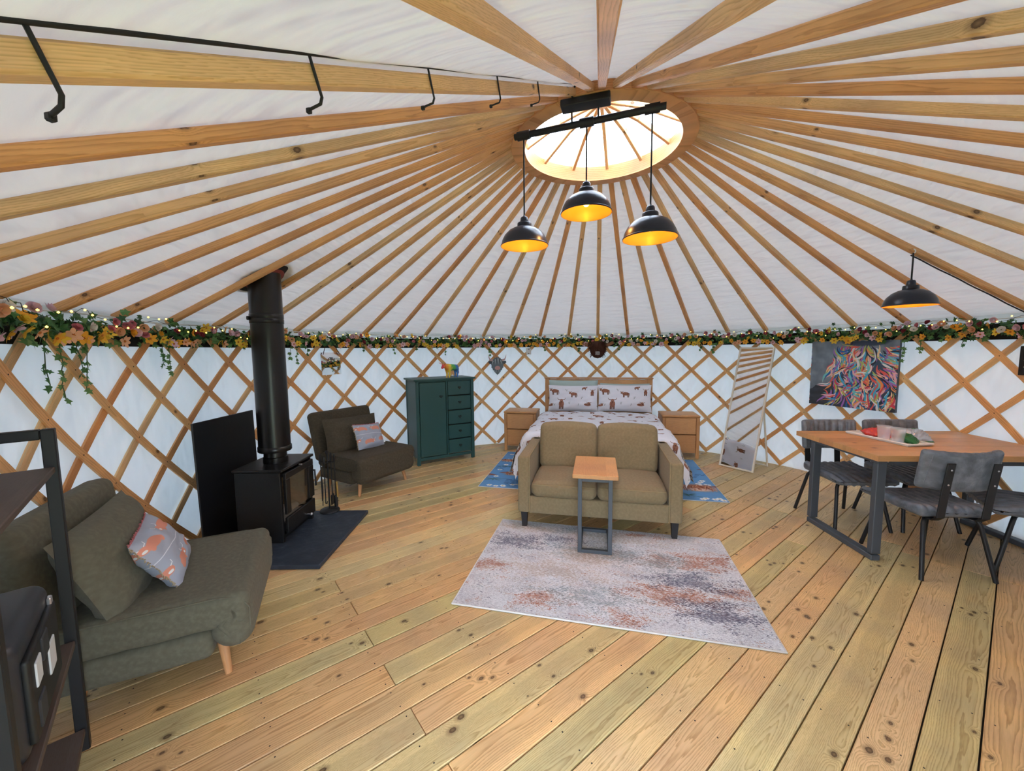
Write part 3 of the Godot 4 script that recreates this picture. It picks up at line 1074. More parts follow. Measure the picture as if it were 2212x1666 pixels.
func build_crown() -> void:
	var cr := struct("window_1", "round crown skylight ringed in timber with thin ribs")
	var st := begin()
	var bot := 3.137
	var top := 3.26
	lathe(st, [Vector2(0.60, bot), Vector2(0.702, bot), Vector2(0.708, bot + 0.006), Vector2(0.708, bot + 0.006), Vector2(0.708, top), Vector2(0.708, top), Vector2(0.60, top), Vector2(0.60, top), Vector2(0.60, bot + 0.006), Vector2(0.60, bot)], 72)
	M.ring.uv1_scale = Vector3(1.4, 0.9, 1)
	part(cr, "crown_ring", done(st), M.ring)
	var rim_st := begin()
	lathe(rim_st, [Vector2(0.64, top), Vector2(0.76, top), Vector2(0.76, top), Vector2(0.76, top + 0.02), Vector2(0.76, top + 0.02), Vector2(0.64, top + 0.035), Vector2(0.64, top + 0.035), Vector2(0.64, top)], 64)
	part(cr, "white_rim", done(rim_st), M.white)
	var hub := lathem([Vector2(0, 3.455), Vector2(0.05, 3.455), Vector2(0.055, 3.465), Vector2(0.055, 3.51), Vector2(0, 3.52)], 20)
	part(cr, "hub", hub, M.ring)
	for k in 12:
		var az := k * 30.0 + 6.0
		var a := rim(az, 0.615, top - 0.02)
		var b := rim(az, 0.03, 3.49)
		var m := (a + b) * 0.5 + Vector3(0, 0.03, 0)
		var s2 := begin()
		for seg in [[a, m], [m, b]]:
			var dv: Vector3 = seg[1] - seg[0]
			var z := dv.normalized()
			var x := Vector3.UP.cross(z).normalized()
			box(s2, Vector3(0.028, 0.042, dv.length() + 0.01), Transform3D(Basis(x, z.cross(x), z), (seg[0] + seg[1]) * 0.5), 0.003, Vector4(0.33, 1.4, rng.randf(), 0.2))
		part(cr, "rib", done(s2), M.pine[k % 3])
	part(cr, "clear_cover", lathem([Vector2(0.74, top + 0.022), Vector2(0.60, top + 0.09), Vector2(0.4, top + 0.19), Vector2(0.2, top + 0.265), Vector2(0, 3.56)], 48), M.vinyl)

func build_outside() -> void:
	var g := struct("ground", "grass field around the yurt")
	part(g, "turf", lathem([Vector2(60, -0.12), Vector2(0, -0.12)], 48), M.grass)
	var dr := struct("door_1", "unseen timber door frame of the yurt entrance, sized to limit daylight")
	for s in [-1.0, 1.0]:
		part(dr, "jamb", boxm(Vector3(0.07, 1.86, 0.12), 0.004), M.pine[0], at(s * 0.47, 0.90, 3.38))
	part(dr, "shade_lintel", boxm(Vector3(1.0, 0.24, 0.12), 0.004), M.pine[1], at(0, 1.72, 3.47))  # unseen board behind the camera, set low to cut daylight on the near floor

# ------------------------------------------------------------------ rugs
func slab(w: float, d: float, t: float) -> ArrayMesh:      # flat rug, uv 0..1 over the top, v from back to front
	var st := begin()
	st.set_smooth_group(-1)
	var x := w / 2
	var z := d / 2
	quad(st, Vector3(-x, t, z), Vector3(x, t, z), Vector3(x, t, -z), Vector3(-x, t, -z), Vector2(0, 1), Vector2(1, 1), Vector2(1, 0), Vector2(0, 0))
	quad(st, Vector3(-x, 0, z), Vector3(x, 0, z), Vector3(x, t, z), Vector3(-x, t, z), Vector2(0, 1), Vector2(1, 1), Vector2(1, 1), Vector2(0, 1))
	quad(st, Vector3(x, 0, -z), Vector3(-x, 0, -z), Vector3(-x, t, -z), Vector3(x, t, -z), Vector2(1, 0), Vector2(0, 0), Vector2(0, 0), Vector2(1, 0))
	quad(st, Vector3(x, 0, z), Vector3(x, 0, -z), Vector3(x, t, -z), Vector3(x, t, z), Vector2(1, 1), Vector2(1, 0), Vector2(1, 0), Vector2(1, 1))
	quad(st, Vector3(-x, 0, -z), Vector3(-x, 0, z), Vector3(-x, t, z), Vector3(-x, t, -z), Vector2(0, 0), Vector2(0, 1), Vector2(0, 1), Vector2(0, 0))
	quad(st, Vector3(-x, 0, -z), Vector3(x, 0, -z), Vector3(x, 0, z), Vector3(-x, 0, z))
	return done(st)

func loop_pts(w: float, d: float, y: float) -> Array:
	return [Vector3(-w / 2, y, d / 2), Vector3(w / 2, y, d / 2), Vector3(w / 2, y, -d / 2), Vector3(-w / 2, y, -d / 2), Vector3(-w / 2, y, d / 2)]

func build_rugs() -> void:
	var a := thing("area_rug", "abstract cream, grey and rust area rug in front of the sofa", "rug", Vector3(0.049, 0.0005, 0.60), -0.022)
	part(a, "pile", slab(1.81, 1.23, 0.009), M.rug)
	part(a, "binding", tubem(loop_pts(1.812, 1.232, 0.006), 0.006, 6), M.rug_edge)
	var b := thing("printed_rug", "sky blue rug printed with cows and daisies under the bed", "rug", Vector3(-0.01, 0.0005, -1.635), 0.0)
	part(b, "pile", slab(2.63, 1.57, 0.006), M.blue_rug)
	part(b, "binding", tubem(loop_pts(2.632, 1.572, 0.004), 0.0035, 6), M.white)

# ------------------------------------------------------------------ bed
func build_bed() -> void:
	var b := thing("bed", "oak double bed with a framed headboard against the lattice", "bed", Vector3(0, 0, -2.82))
	for s in [-1.0, 1.0]:
		part(b, "headboard_post", boxm(Vector3(0.075, 1.105, 0.06), 0.006, Vector4(0.66, 0.8, 0.1, 0.02)), M.oak, at(s * 0.765, 0.553, 0))
	part(b, "top_rail", boxm(Vector3(1.455, 0.082, 0.045), 0.004, Vector4(0.66, 0.8, 0.0, 0.27)), M.oak, at(0, 1.052, 0))
	part(b, "top_cap", boxm(Vector3(1.625, 0.02, 0.085), 0.006, Vector4(0.66, 0.8, 0.3, 0.52)), M.oak, at(0, 1.113, 0.004))
	part(b, "panel", boxm(Vector3(1.455, 0.60, 0.02), 0.002, Vector4(0.66, 0.8, 0.4, 0.02)), M.oak, at(0, 0.71, -0.008))
	for s in [-1.0, 1.0]:
		part(b, "side_rail", boxm(Vector3(0.03, 0.14, 1.98), 0.004, Vector4(0.66, 0.8, 0.1, 0.3)), M.oak, at(s * 0.745, 0.28, 1.0))
		part(b, "leg", boxm(Vector3(0.07, 0.33, 0.07), 0.005), M.oak, at(s * 0.72, 0.172, 1.95))
	part(b, "foot_rail", boxm(Vector3(1.46, 0.14, 0.03), 0.004), M.oak, at(0, 0.28, 1.985))
	var mt := thing("mattress", "white mattress on the oak bed under the duvet", "mattress", Vector3(0, 0.351, -1.82))
	part(mt, "ticking", rboxm(Vector3(1.48, 0.22, 1.94), 0.05, 3, 2), M.sheet)
	# duvet: s across, t along; both fall over the edges
	var top := 0.635
	var ns := noise(1.0, 90, 3)
	var fn := func(u: float, v: float) -> Vector3:
		var s := (u * 2 - 1) * 1.20
		var t := v * 1.86
		var ex: float = max(0.0, abs(s) - 0.72)
		var ez: float = max(0.0, t - 1.48)
		var x: float
		var dx: float
		if ex < 0.157:
			x = 0.72 + 0.10 * sin(ex / 0.10); dx = 0.10 * (1 - cos(ex / 0.10))
		else:
			x = 0.82 + (ex - 0.157) * 0.26; dx = 0.10 + (ex - 0.157) * 0.966
		if ex <= 0.0: x = abs(s); dx = 0.0
		var z := -2.40 + t
		var dz := 0.0
		if ez > 0.0:
			if ez < 0.157:
				z = -0.92 + 0.10 * sin(ez / 0.10); dz = 0.10 * (1 - cos(ez / 0.10))
			else:
				z = -0.82 + (ez - 0.157) * 0.05; dz = 0.10 + (ez - 0.157)
		var y: float = top - sqrt(dx * dx + dz * dz)
		var w := ns.get_noise_2d(s * 2.2, t * 2.2) * 0.02 + ns.get_noise_2d(s * 6.0 + 40, t * 5.0) * 0.010
		y += 0.02 * (1 - pow(s / 1.2, 2)) + w
		x += w * (1.2 if ex > 0 else 0.0) + (0.02 * sin(t * 9.0) * clamp(ex * 3, 0, 1))
		return Vector3(x * sign(s), max(y, 0.09), z)
	var du := thing("duvet", "white duvet printed with brown cows spread over the bed", "duvet", Vector3(0, 0, 0))
	part(du, "cover", gridm(72, 54, func(u: float, v: float) -> Vector3: return fn.call(u, v) if true else Vector3.ZERO, func(u: float, v: float) -> Vector2: return Vector2(u * 2.4 / 1.25, v * 1.86 / 1.25)), M.duvet)
	for q in [-1.0, 1.0]:      # the reverse shows where the hem turns out at the foot
		var hem := func(u: float, v: float) -> Vector3:
			var t: float = lerp(1.0, 1.62, u)
			var e: float = lerp(0.985 - 0.10 * u, 1.20, v)
			var p: Vector3 = fn.call(0.5 + 0.5 * q * e / 1.20, t / 1.86)
			p.x = abs(p.x)
			p += Vector3(0.008 + 0.03 * v * u, -0.05 * v * u, 0)
			p.y = max(p.y, 0.03)
			return Vector3(p.x * q, p.y, p.z)
		part(du, "checked_lining", gridm(20, 8, func(u: float, v: float) -> Vector3: return hem.call(u, v if q < 0 else 1.0 - v), func(u: float, v: float) -> Vector2: return Vector2(u * 1.9, v * 0.75)), M.check, Transform3D(), "brown and white checked lining")
	var pl := [[-0.365, 0.868, -2.735, 0.75, 0.44, "sage green pillow leaning on the headboard behind the left printed pillow", "sage", 1], [0.40, 0.832, -2.735, 0.72, 0.42, "sage green pillow peeping over the right printed pillow", "sage", 2]]
	for p in pl:
		var o := thing("pillow", p[5], "pillow", Vector3(p[0], p[1], p[2]), 0.0, "pillows on the bed")
		part(o, "cover", pillowm(p[3], p[4], 0.13, 16, p[7]), M.sage, at(0, 0, 0, 0, -0.16))
	for p in [[-0.358, 0.822, -2.585, 0.74, "cow print pillow in front of the taller sage pillow", 5], [0.385, 0.835, -2.575, 0.76, "cow print pillow at the mirror side of the bed", 6]]:
		var o := thing("pillow", p[4], "pillow", Vector3(p[0], p[1], p[2]), 0.0, "pillows on the bed")
		part(o, "cover", pillowm(p[3], 0.40, 0.15, 18, p[5], 0.008), M.pillow_print, at(0, 0, 0, 0, -0.24))

func build_nightstands() -> void:
	for s in [-1.0, 1.0]:
		var o := thing("nightstand", "oak two-drawer nightstand on the dresser side of the bed" if s < 0 else "oak two-drawer nightstand on the mirror side of the bed", "nightstand", Vector3(s * 1.155, 0, -2.70), 0.0, "nightstands")
		for x in [-1.0, 1.0]:
			for z in [-1.0, 1.0]:
				part(o, "leg", boxm(Vector3(0.045, 0.585, 0.045), 0.008, Vector4(0.66, 0.8, 0.1, 0.05)), M.oak, at(x * 0.227, 0.2925, z * 0.177))
		part(o, "top", rboxm(Vector3(0.51, 0.032, 0.41), 0.014, 2), M.oak, at(0, 0.6, 0))
		for x in [-1.0, 1.0]: part(o, "side_panel", boxm(Vector3(0.014, 0.5, 0.32), 0.001, Vector4(0.66, 0.8, 0.2, 0.3)), M.oak, at(x * 0.235, 0.33, 0))
		part(o, "back_panel", boxm(Vector3(0.42, 0.5, 0.012)), M.oak, at(0, 0.33, -0.18))
		part(o, "bottom", boxm(Vector3(0.42, 0.02, 0.34)), M.oak, at(0, 0.085, 0))
		for d in 2:
			var dr := part(o, "drawer", boxm(Vector3(0.404, 0.235, 0.33), 0.003, Vector4(0.66, 0.8, 0.1 + 0.3 * d, 0.02 + 0.25 * d)), M.oak, at(0, 0.215 + 0.247 * d, 0.02))
			part(dr, "finger_pull", boxm(Vector3(0.16, 0.012, 0.012), 0.003), M.oak, at(0, 0.112, 0.166))

# ------------------------------------------------------------------ sofa and side table
func puff(h: Vector3, amt: float) -> Callable:
	return func(p: Vector3) -> Vector3:
		var a: float = clamp(1 - pow(p.x / h.x, 2), 0, 1)
		var b: float = clamp(1 - pow(p.z / h.z, 2), 0, 1)
		var c: float = clamp(1 - pow(p.y / h.y, 2), 0, 1)
		return p + Vector3(sign(p.x) * amt * 0.3 * b * c, sign(p.y) * amt * a * b, sign(p.z) * amt * 0.5 * a * c)

func build_sofa() -> void:
	var o := thing("sofa", "two-seat khaki chenille sofa at the foot of the bed", "sofa", Vector3(-0.003, 0.001, 0))
	for s in [-1.0, 1.0]:
		part(o, "arm", rboxm(Vector3(0.105, 0.495, 0.78), 0.022, 3), M.sofa, at(s * 0.619, 0.393, -0.29))
		part(o, "piping", tubem([Vector3(s * 0.568, 0.15, 0.102), Vector3(s * 0.568, 0.628, 0.102), Vector3(s * 0.568, 0.642, 0.088), Vector3(s * 0.568, 0.642, -0.5)], 0.0035, 6), M.sofa_pipe)
	part(o, "front_rail", rboxm(Vector3(1.14, 0.15, 0.06), 0.012, 2), M.sofa, at(0, 0.218, 0.065))
	part(o, "base", rboxm(Vector3(1.14, 0.14, 0.72), 0.012, 2), M.sofa, at(0, 0.218, -0.31))
	part(o, "back", rboxm(Vector3(1.34, 0.495, 0.13), 0.03, 3), M.sofa, at(0, 0.393, -0.645))
	for s in [-1.0, 1.0]:
		var hs := Vector3(0.279, 0.07, 0.29)
		var sc := part(o, "seat_cushion", rboxm(hs * 2, 0.062, 5, 8, puff(hs, 0.026)), M.sofa, at(s * 0.2815, 0.352, -0.185))
		part(sc, "piping", tubem([Vector3(-0.262, 0.045, 0.275), Vector3(-0.2, 0.052, 0.298), Vector3(0, 0.056, 0.302), Vector3(0.2, 0.052, 0.298), Vector3(0.262, 0.045, 0.275)], 0.004, 6), M.sofa_pipe)
		var ns := noise(3.0, int(70 + s), 2)
		var hb := Vector3(0.272, 0.215, 0.075)
		var pf := puff(hb, 0.022)
		var bend := func(p: Vector3) -> Vector3:
			var q: Vector3 = pf.call(p)
			q.z += 0.010 * ns.get_noise_2d(p.x * 2.5, p.y * 1.5) + 0.006 * ns.get_noise_2d(p.x * 9 + 5, p.y * 3)
			return q
		part(o, "back_cushion", rboxm(hb * 2, 0.05, 4, 10, bend), M.sofa, at(s * 0.275, 0.615, -0.475, 0, -0.16))
		for z in [0.05, -0.62]:
			var st := begin()
			var a := 0.028
			var b := 0.020
			var x: float = s * 0.62
			st.set_smooth_group(-1)
			var T := [Vector3(x - a, 0.148, z - a), Vector3(x + a, 0.148, z - a), Vector3(x + a, 0.148, z + a), Vector3(x - a, 0.148, z + a)]
			var B := [Vector3(x - b, 0.009 if z > 0 else 0.0, z - b), Vector3(x + b, 0.009 if z > 0 else 0.0, z - b), Vector3(x + b, 0.009 if z > 0 else 0.0, z + b), Vector3(x - b, 0.009 if z > 0 else 0.0, z + b)]
			for i in 4:
				var j := (i + 1) % 4
				quad(st, B[j], B[i], T[i], T[j])
			quad(st, B[0], B[1], B[2], B[3])
			part(o, "leg", done(st), M.black_leg)

func build_side_table() -> void:
	var o := thing("side_table", "small oak-topped side table with a dark metal frame before the sofa", "side table", Vector3(-0.018, 0.010, 0))
	part(o, "top", boxm(Vector3(0.335, 0.032, 0.53), 0.004, Vector4(0.66, 0.8, 0.2, 0.05)), M.oak, at(0, 0.598, 0.19))
	for s in [-1.0, 1.0]:
		part(o, "upright", boxm(Vector3(0.03, 0.582, 0.03), 0.002), M.charcoal, at(s * 0.112, 0.291, 0.42))
		part(o, "base_rail", boxm(Vector3(0.03, 0.024, 0.36), 0.002), M.charcoal, at(s * 0.112, 0.013, 0.225))
		part(o, "top_rail", boxm(Vector3(0.03, 0.024, 0.40), 0.002), M.charcoal, at(s * 0.112, 0.57, 0.205))
	part(o, "front_bar", boxm(Vector3(0.194, 0.026, 0.03), 0.002), M.charcoal, at(0, 0.014, 0.42))
	part(o, "rear_bar", boxm(Vector3(0.194, 0.026, 0.03), 0.002), M.charcoal, at(0, 0.014, 0.062))
	part(o, "top_bar", boxm(Vector3(0.194, 0.026, 0.03), 0.002), M.charcoal, at(0, 0.569, 0.42))

# ------------------------------------------------------------------ dresser
func heart_poly(s: float) -> PackedVector2Array:
	var p := PackedVector2Array()
	for i in 24:
		var a := TAU * i / 24
		p.append(Vector2(16 * pow(sin(a), 3), 13 * cos(a) - 5 * cos(2 * a) - 2 * cos(3 * a) - cos(4 * a)) * s / 34.0)
	return p

func build_dresser() -> void:
	var f := Vector2(0.683, 0.731)
	var o := thing("dresser", "dark green painted dresser with one door and five drawers", "dresser", Vector3(-2.0495, 0, -1.755), face(f))
	var w := 0.85
	var d := 0.46
	for s in [-1.0, 1.0]:
		for z in [0.0, 1.0]: part(o, "leg_post", boxm(Vector3(0.045, 1.15, 0.04), 0.003), M.green, at(s * (w / 2 - 0.0225), 0.575, -0.02 - z * (d - 0.04)))
		part(o, "side_panel", boxm(Vector3(0.018, 1.06, d - 0.08), 0.001), M.green, at(s * (w / 2 - 0.014), 0.62, -d / 2))
	part(o, "top", boxm(Vector3(w + 0.05, 0.024, d + 0.03), 0.004), M.green, at(0, 1.163, -d / 2 + 0.005))
	part(o, "back_panel", boxm(Vector3(w - 0.09, 1.06, 0.012)), M.green, at(0, 0.62, -d + 0.02))
	part(o, "carcass", boxm(Vector3(w - 0.09, 1.03, d - 0.08)), M.green_knob, at(0, 0.62, -d / 2 - 0.02))
	part(o, "bottom_rail", boxm(Vector3(w - 0.09, 0.04, 0.03), 0.002), M.green, at(0, 0.082, -0.016))
	part(o, "top_rail", boxm(Vector3(w - 0.09, 0.02, 0.03), 0.002), M.green, at(0, 1.141, -0.016))
	part(o, "divider", boxm(Vector3(0.018, 1.03, 0.03), 0.002), M.green, at(0.013, 0.617, -0.016))
	var door := part(o, "door", boxm(Vector3(0.370, 1.014, 0.022), 0.003), M.green, at(-0.1875, 0.617, -0.013))
	part(door, "heart_knob", extrudem(heart_poly(0.046), 0.018), M.green_knob, at(0.115, 0.31, 0.011))
	for i in 5:
		var dr := part(o, "drawer", boxm(Vector3(0.342, 0.190, 0.022), 0.003), M.green, at(0.202, 1.032 - i * 0.206, -0.013))
		part(dr, "heart_knob", extrudem(heart_poly(0.046), 0.018), M.green_knob, at(0, 0.005, 0.011))
	# the rainbow cow on top: one body by smooth union
	var c := thing("cow_figurine", "rainbow painted cow figurine standing on the green dresser", "figurine", Vector3(-2.02, 1.1755, -1.90), face(f) + 0.30)
	var L := 0.28
	var sdf := func(p: Vector3) -> float:
		var q := p / L
		var e := capsule(q, Vector3(0.30, 0.50, 0), Vector3(-0.20, 0.52, 0), 0.15, 0.17)
		e = smin(e, capsule(q, Vector3(-0.22, 0.54, 0), Vector3(-0.46, 0.60, 0.02), 0.13, 0.10), 0.06)
		e = smin(e, capsule(q, Vector3(-0.46, 0.60, 0.02), Vector3(-0.60, 0.52, 0.05), 0.10, 0.06), 0.03)
		for l in [[0.34, 0.07], [0.30, -0.07], [-0.18, 0.07], [-0.23, -0.07]]:
			e = smin(e, capsule(q, Vector3(l[0], 0.42, l[1]), Vector3(l[0] + 0.02, 0.20, l[1]), 0.085, 0.045), 0.05)
			e = smin(e, capsule(q, Vector3(l[0] + 0.02, 0.20, l[1]), Vector3(l[0], 0.03, l[1]), 0.04, 0.042), 0.03)
		e = smin(e, capsule(q, Vector3(0.43, 0.60, 0), Vector3(0.49, 0.22, 0.0), 0.03, 0.028), 0.03)
		for s in [-1.0, 1.0]:
			e = smin(e, capsule(q, Vector3(-0.47, 0.68, s * 0.06), Vector3(-0.52, 0.72, s * 0.20), 0.03, 0.02), 0.02)
			e = smin(e, capsule(q, Vector3(-0.52, 0.72, s * 0.20), Vector3(-0.60, 0.80, s * 0.24), 0.02, 0.012), 0.02)
			e = smin(e, capsule(q, Vector3(-0.46, 0.62, s * 0.08), Vector3(-0.44, 0.60, s * 0.19), 0.035, 0.02), 0.02)
		return e * L
	var rain := [rgb(226, 70, 96), rgb(240, 150, 60), rgb(236, 206, 70), rgb(86, 176, 84), rgb(60, 120, 190), rgb(196, 130, 200)]
	var ns := noise(30.0, 6, 2)
	var col := func(p: Vector3) -> Color:
		var t: float = clamp((p.x / L + 0.62) / 1.12 + ns.get_noise_3dv(p) * 0.10, 0.0, 0.999) * 5.0
		var k := int(t)
		return rain[k].lerp(rain[k + 1], smoothstep(0.2, 0.8, t - k)).srgb_to_linear()
	var st := begin()
	nets(st, Vector3(-0.22, -0.01, -0.09), Vector3(0.16, 0.25, 0.09), 0.008, sdf, col)
	part(c, "body", done(st), M.vertex)

# ------------------------------------------------------------------ stove corner
func build_stove() -> void:
	var f := Vector2(0.977, -0.215)
	var yaw := face(f)
	var e2 := Vector3(-0.215, 0, -0.977)       # local +x
	var e1 := Vector3(-0.977, 0, 0.215)        # local -z
	var FR := Vector3(-1.941, 0, 1.012)
	var h := thing("hearth", "dark slate hearth slab under the wood stove", "hearth", FR + e2 * 0.4875 + e1 * 0.5, yaw)
	part(h, "slab", boxm(Vector3(0.975, 0.034, 1.0), 0.004), M.slate, at(0, 0.0175, 0))
	var bd := thing("heat_shield", "tall dark heat shield board standing behind the stove", "heat shield", FR + e2 * 0.51 + e1 * 0.955 + Vector3(0, 0.0345, 0), yaw)
	part(bd, "panel", boxm(Vector3(0.69, 1.0, 0.014), 0.003), M.board, at(0, 0.5, 0, 0, -0.02))
	for s in [-1.0, 1.0]: part(bd, "screw", lathem([Vector2(0.006, 0), Vector2(0.004, 0.003), Vector2(0, 0.004)], 8), M.iron, at(s * 0.30, 0.94, 0.0075 - 0.018, 0, PI / 2))
	var o := thing("wood_stove", "black wood burning stove with a glass door on the hearth", "stove", Vector3(-2.428, 0.0345, 0.786) + e2 * 0.243, yaw)
	var w := 0.487
	var dp := 0.37
	var ht := 0.60
	part(o, "top_plate", boxm(Vector3(w + 0.02, 0.022, dp + 0.02), 0.004), M.stove, at(0, ht - 0.011, -dp / 2))
	for s in [-1.0, 1.0]: part(o, "side_panel", boxm(Vector3(0.03, ht - 0.024, dp - 0.012), 0.003), M.stove, at(s * (w / 2 - 0.015), ht / 2 - 0.012, -dp / 2 - 0.006))
	part(o, "back_panel", boxm(Vector3(w - 0.062, ht - 0.03, 0.03)), M.stove, at(0, ht / 2 - 0.012, -dp + 0.02))
	part(o, "plinth", boxm(Vector3(w - 0.062, 0.03, dp - 0.06)), M.stove, at(0, 0.016, -dp / 2 - 0.02))
	part(o, "firebox_floor", boxm(Vector3(w - 0.062, 0.07, dp - 0.06)), M.stove, at(0, 0.10, -dp / 2 - 0.005))
	part(o, "firebox_top", boxm(Vector3(w - 0.062, 0.06, dp - 0.06)), M.stove, at(0, ht - 0.054, -dp / 2 - 0.005))
	part(o, "fire_brick", boxm(Vector3(0.40, 0.36, 0.022), 0.002), M.brick, at(0, 0.33, -dp + 0.05))
	for s in [-1.0, 1.0]: part(o, "fire_brick", boxm(Vector3(0.02, 0.36, 0.28), 0.002), M.brick, at(s * 0.2, 0.33, -dp / 2 - 0.01))
	var ash := begin()
	var an := noise(18.0, 3, 3)
	grid(ash, 20, 14, func(u: float, v: float) -> Vector3: return Vector3(lerp(-0.18, 0.18, u), 0.137 + 0.03 * max(0.0, an.get_noise_2d(u, v)) + 0.02 * sin(PI * u) * sin(PI * v), lerp(-0.05, -0.32, v)))
	stuff(part(o, "ash", done(ash), M.ash))
	for i in 3: part(o, "log", tubem([Vector3(-0.14 + 0.05 * i, 0.185 + 0.012 * (i % 2), -0.12 - 0.05 * i), Vector3(0.12 - 0.03 * i, 0.18, -0.10 - 0.06 * i)], 0.026, 8), M.ash)
	var dz := 0.006
	var door := part(o, "door", boxm(Vector3(0.44, 0.052, 0.024), 0.004), M.stove, at(0.004, 0.535, dz))
	part(door, "door_rail", boxm(Vector3(0.44, 0.125, 0.024), 0.004), M.stove, at(0, -0.4, 0))
	part(door, "door_stile", boxm(Vector3(0.062, 0.286, 0.024), 0.004), M.stove, at(-0.189, -0.1685, 0))
	part(door, "door_stile", boxm(Vector3(0.085, 0.286, 0.024), 0.004), M.stove, at(0.1775, -0.1685, 0))
	part(door, "glass_pane", boxm(Vector3(0.293, 0.286, 0.004)), M.stove_glass, at(-0.0115, -0.1685, -0.004))
	part(door, "handle", tubem([Vector3(0.185, -0.07, 0.012), Vector3(0.185, -0.07, 0.04), Vector3(0.185, -0.21, 0.044)], 0.009, 8), M.iron)
	var kn := part(o, "air_control", tubem([Vector3(0.08, 0.105, 0.018), Vector3(0.08, 0.105, 0.045)], 0.006, 8), M.steel)
	part(kn, "knob", lathem([Vector2(0, 0), Vector2(0.012, 0.002), Vector2(0.014, 0.01), Vector2(0.009, 0.018), Vector2(0, 0.02)], 14), M.steel, at(0.08, 0.105, 0.044, 0, PI / 2))
	part(o, "top_air_slide", tubem([Vector3(0.01, 0.57, 0.005), Vector3(0.01, 0.57, 0.032)], 0.007, 10), M.steel)
	# flue
	var c := Vector3(-2.428, 0, 0.786) + e2 * 0.243 + e1 * 0.18
	var rr := Vector2(c.x, c.z).length()
	var ex := roof_h(rr) + 0.05
	var p := thing("flue_pipe", "black twin-wall flue pipe rising from the stove through the roof", "flue", c + Vector3(0, 0.635, 0))
	part(p, "collar", lathem([Vector2(0.092, 0.0), Vector2(0.092, 0.045), Vector2(0.092, 0.045), Vector2(0.086, 0.05), Vector2(0.086, 0.05), Vector2(0.084, 0.12), Vector2(0.084, 0.12), Vector2(0, 0.12)], 32), M.flue)
	part(p, "lower_pipe", lathem([Vector2(0.08, 0.095), Vector2(0.122, 0.095), Vector2(0.122, 0.095), Vector2(0.126, 0.10), Vector2(0.126, 0.135), Vector2(0.119, 0.14), Vector2(0.119, 0.14), Vector2(0.119, 1.16), Vector2(0.119, 1.16)], 40), M.flue)
	part(p, "joint_band", lathem([Vector2(0.119, 1.15), Vector2(0.123, 1.152), Vector2(0.123, 1.185), Vector2(0.1205, 1.188), Vector2(0.1205, 1.19), Vector2(0.123, 1.193), Vector2(0.123, 1.225), Vector2(0.119, 1.228)], 40), M.flue)
	part(p, "band_clamp", boxm(Vector3(0.02, 0.03, 0.03), 0.004), M.iron, at(-0.06, 1.19, 0.115))
	part(p, "upper_pipe", lathem([Vector2(0.119, 1.2), Vector2(0.119, ex + 0.9 - 0.635), Vector2(0.119, ex + 0.9 - 0.635), Vector2(0, ex + 0.9 - 0.635)], 40), M.flue)
	var tilt := atan(1.38 / 2.62)
	var az := rad_to_deg(atan2(c.x, -c.z))
	var fl := thing("flue_flashing", "black rubber flashing with a white edge where the flue meets the canvas", "flashing", rim(az, rr, roof_h(rr) + 0.045), -deg_to_rad(az))
	part(fl, "boot", lathem([Vector2(0.125, -0.012), Vector2(0.205, -0.008), Vector2(0.21, 0.0), Vector2(0.13, 0.002)], 40), M.band, at(0, 0, 0, 0, -tilt))
	part(fl, "white_edge", lathem([Vector2(0.20, -0.007), Vector2(0.228, -0.005), Vector2(0.23, 0.0), Vector2(0.2, 0.001)], 40), M.white, at(0, 0.001, 0, 0, -tilt))
	part(fl, "red_seal", lathem([Vector2(0.122, -0.024), Vector2(0.150, -0.020), Vector2(0.152, -0.013), Vector2(0.122, -0.012)], 32), mat(rgb(126, 44, 38), 0.7), at(0, 0, 0, 0, -tilt))
	# companion set
	var t := thing("fire_tool_set", "black fire tool set on a round base beside the stove", "fire tools", Vector3(-2.50, 0.0345, 0.15), yaw)
	part(t, "base", lathem([Vector2(0, 0), Vector2(0.088, 0), Vector2(0.09, 0.006), Vector2(0.085, 0.018), Vector2(0.02, 0.024), Vector2(0, 0.024)], 28), M.iron)
	part(t, "pole", tubem([Vector3(0, 0.02, 0), Vector3(0, 0.56, 0)], 0.008, 8), M.iron)
	part(t, "finial", lathem([Vector2(0.006, 0.55), Vector2(0.016, 0.565), Vector2(0.014, 0.585), Vector2(0, 0.595)], 12), M.iron)
	part(t, "cross_bar", tubem([Vector3(-0.075, 0.48, 0), Vector3(0.075, 0.48, 0)], 0.006, 8), M.iron)
	part(t, "cross_bar", tubem([Vector3(0, 0.48, -0.07), Vector3(0, 0.48, 0.07)], 0.006, 8), M.iron)
	var spots := [Vector3(-0.07, 0, 0), Vector3(0.07, 0, 0), Vector3(0, 0, 0.065), Vector3(0, 0, -0.065)]
	for i in 4:
		var q: Vector3 = spots[i]
		var tl := part(t, ["poker", "shovel", "brush", "tongs"][i], tubem([q + Vector3(0, 0.50, 0), q + Vector3(0, 0.10, 0)], 0.005, 8), M.iron)
		part(tl, "grip", lathem([Vector2(0.005, 0.0), Vector2(0.012, 0.02), Vector2(0.010, 0.07), Vector2(0.004, 0.085)], 10), M.iron, Transform3D(Basis(), q + Vector3(0, 0.47, 0)))
		if i == 0: part(tl, "hook", tubem([q + Vector3(0, 0.11, 0), q + Vector3(0.02, 0.09, 0), q + Vector3(0.035, 0.11, 0)], 0.004, 6), M.iron)
		if i == 1: part(tl, "scoop", rboxm(Vector3(0.06, 0.10, 0.012), 0.005, 2), M.iron, Transform3D(Basis(), q + Vector3(0, 0.09, 0)))
		if i == 2: part(tl, "bristles", rboxm(Vector3(0.035, 0.12, 0.03), 0.012, 2), M.plastic_dark, Transform3D(Basis(), q + Vector3(0, 0.10, 0)))
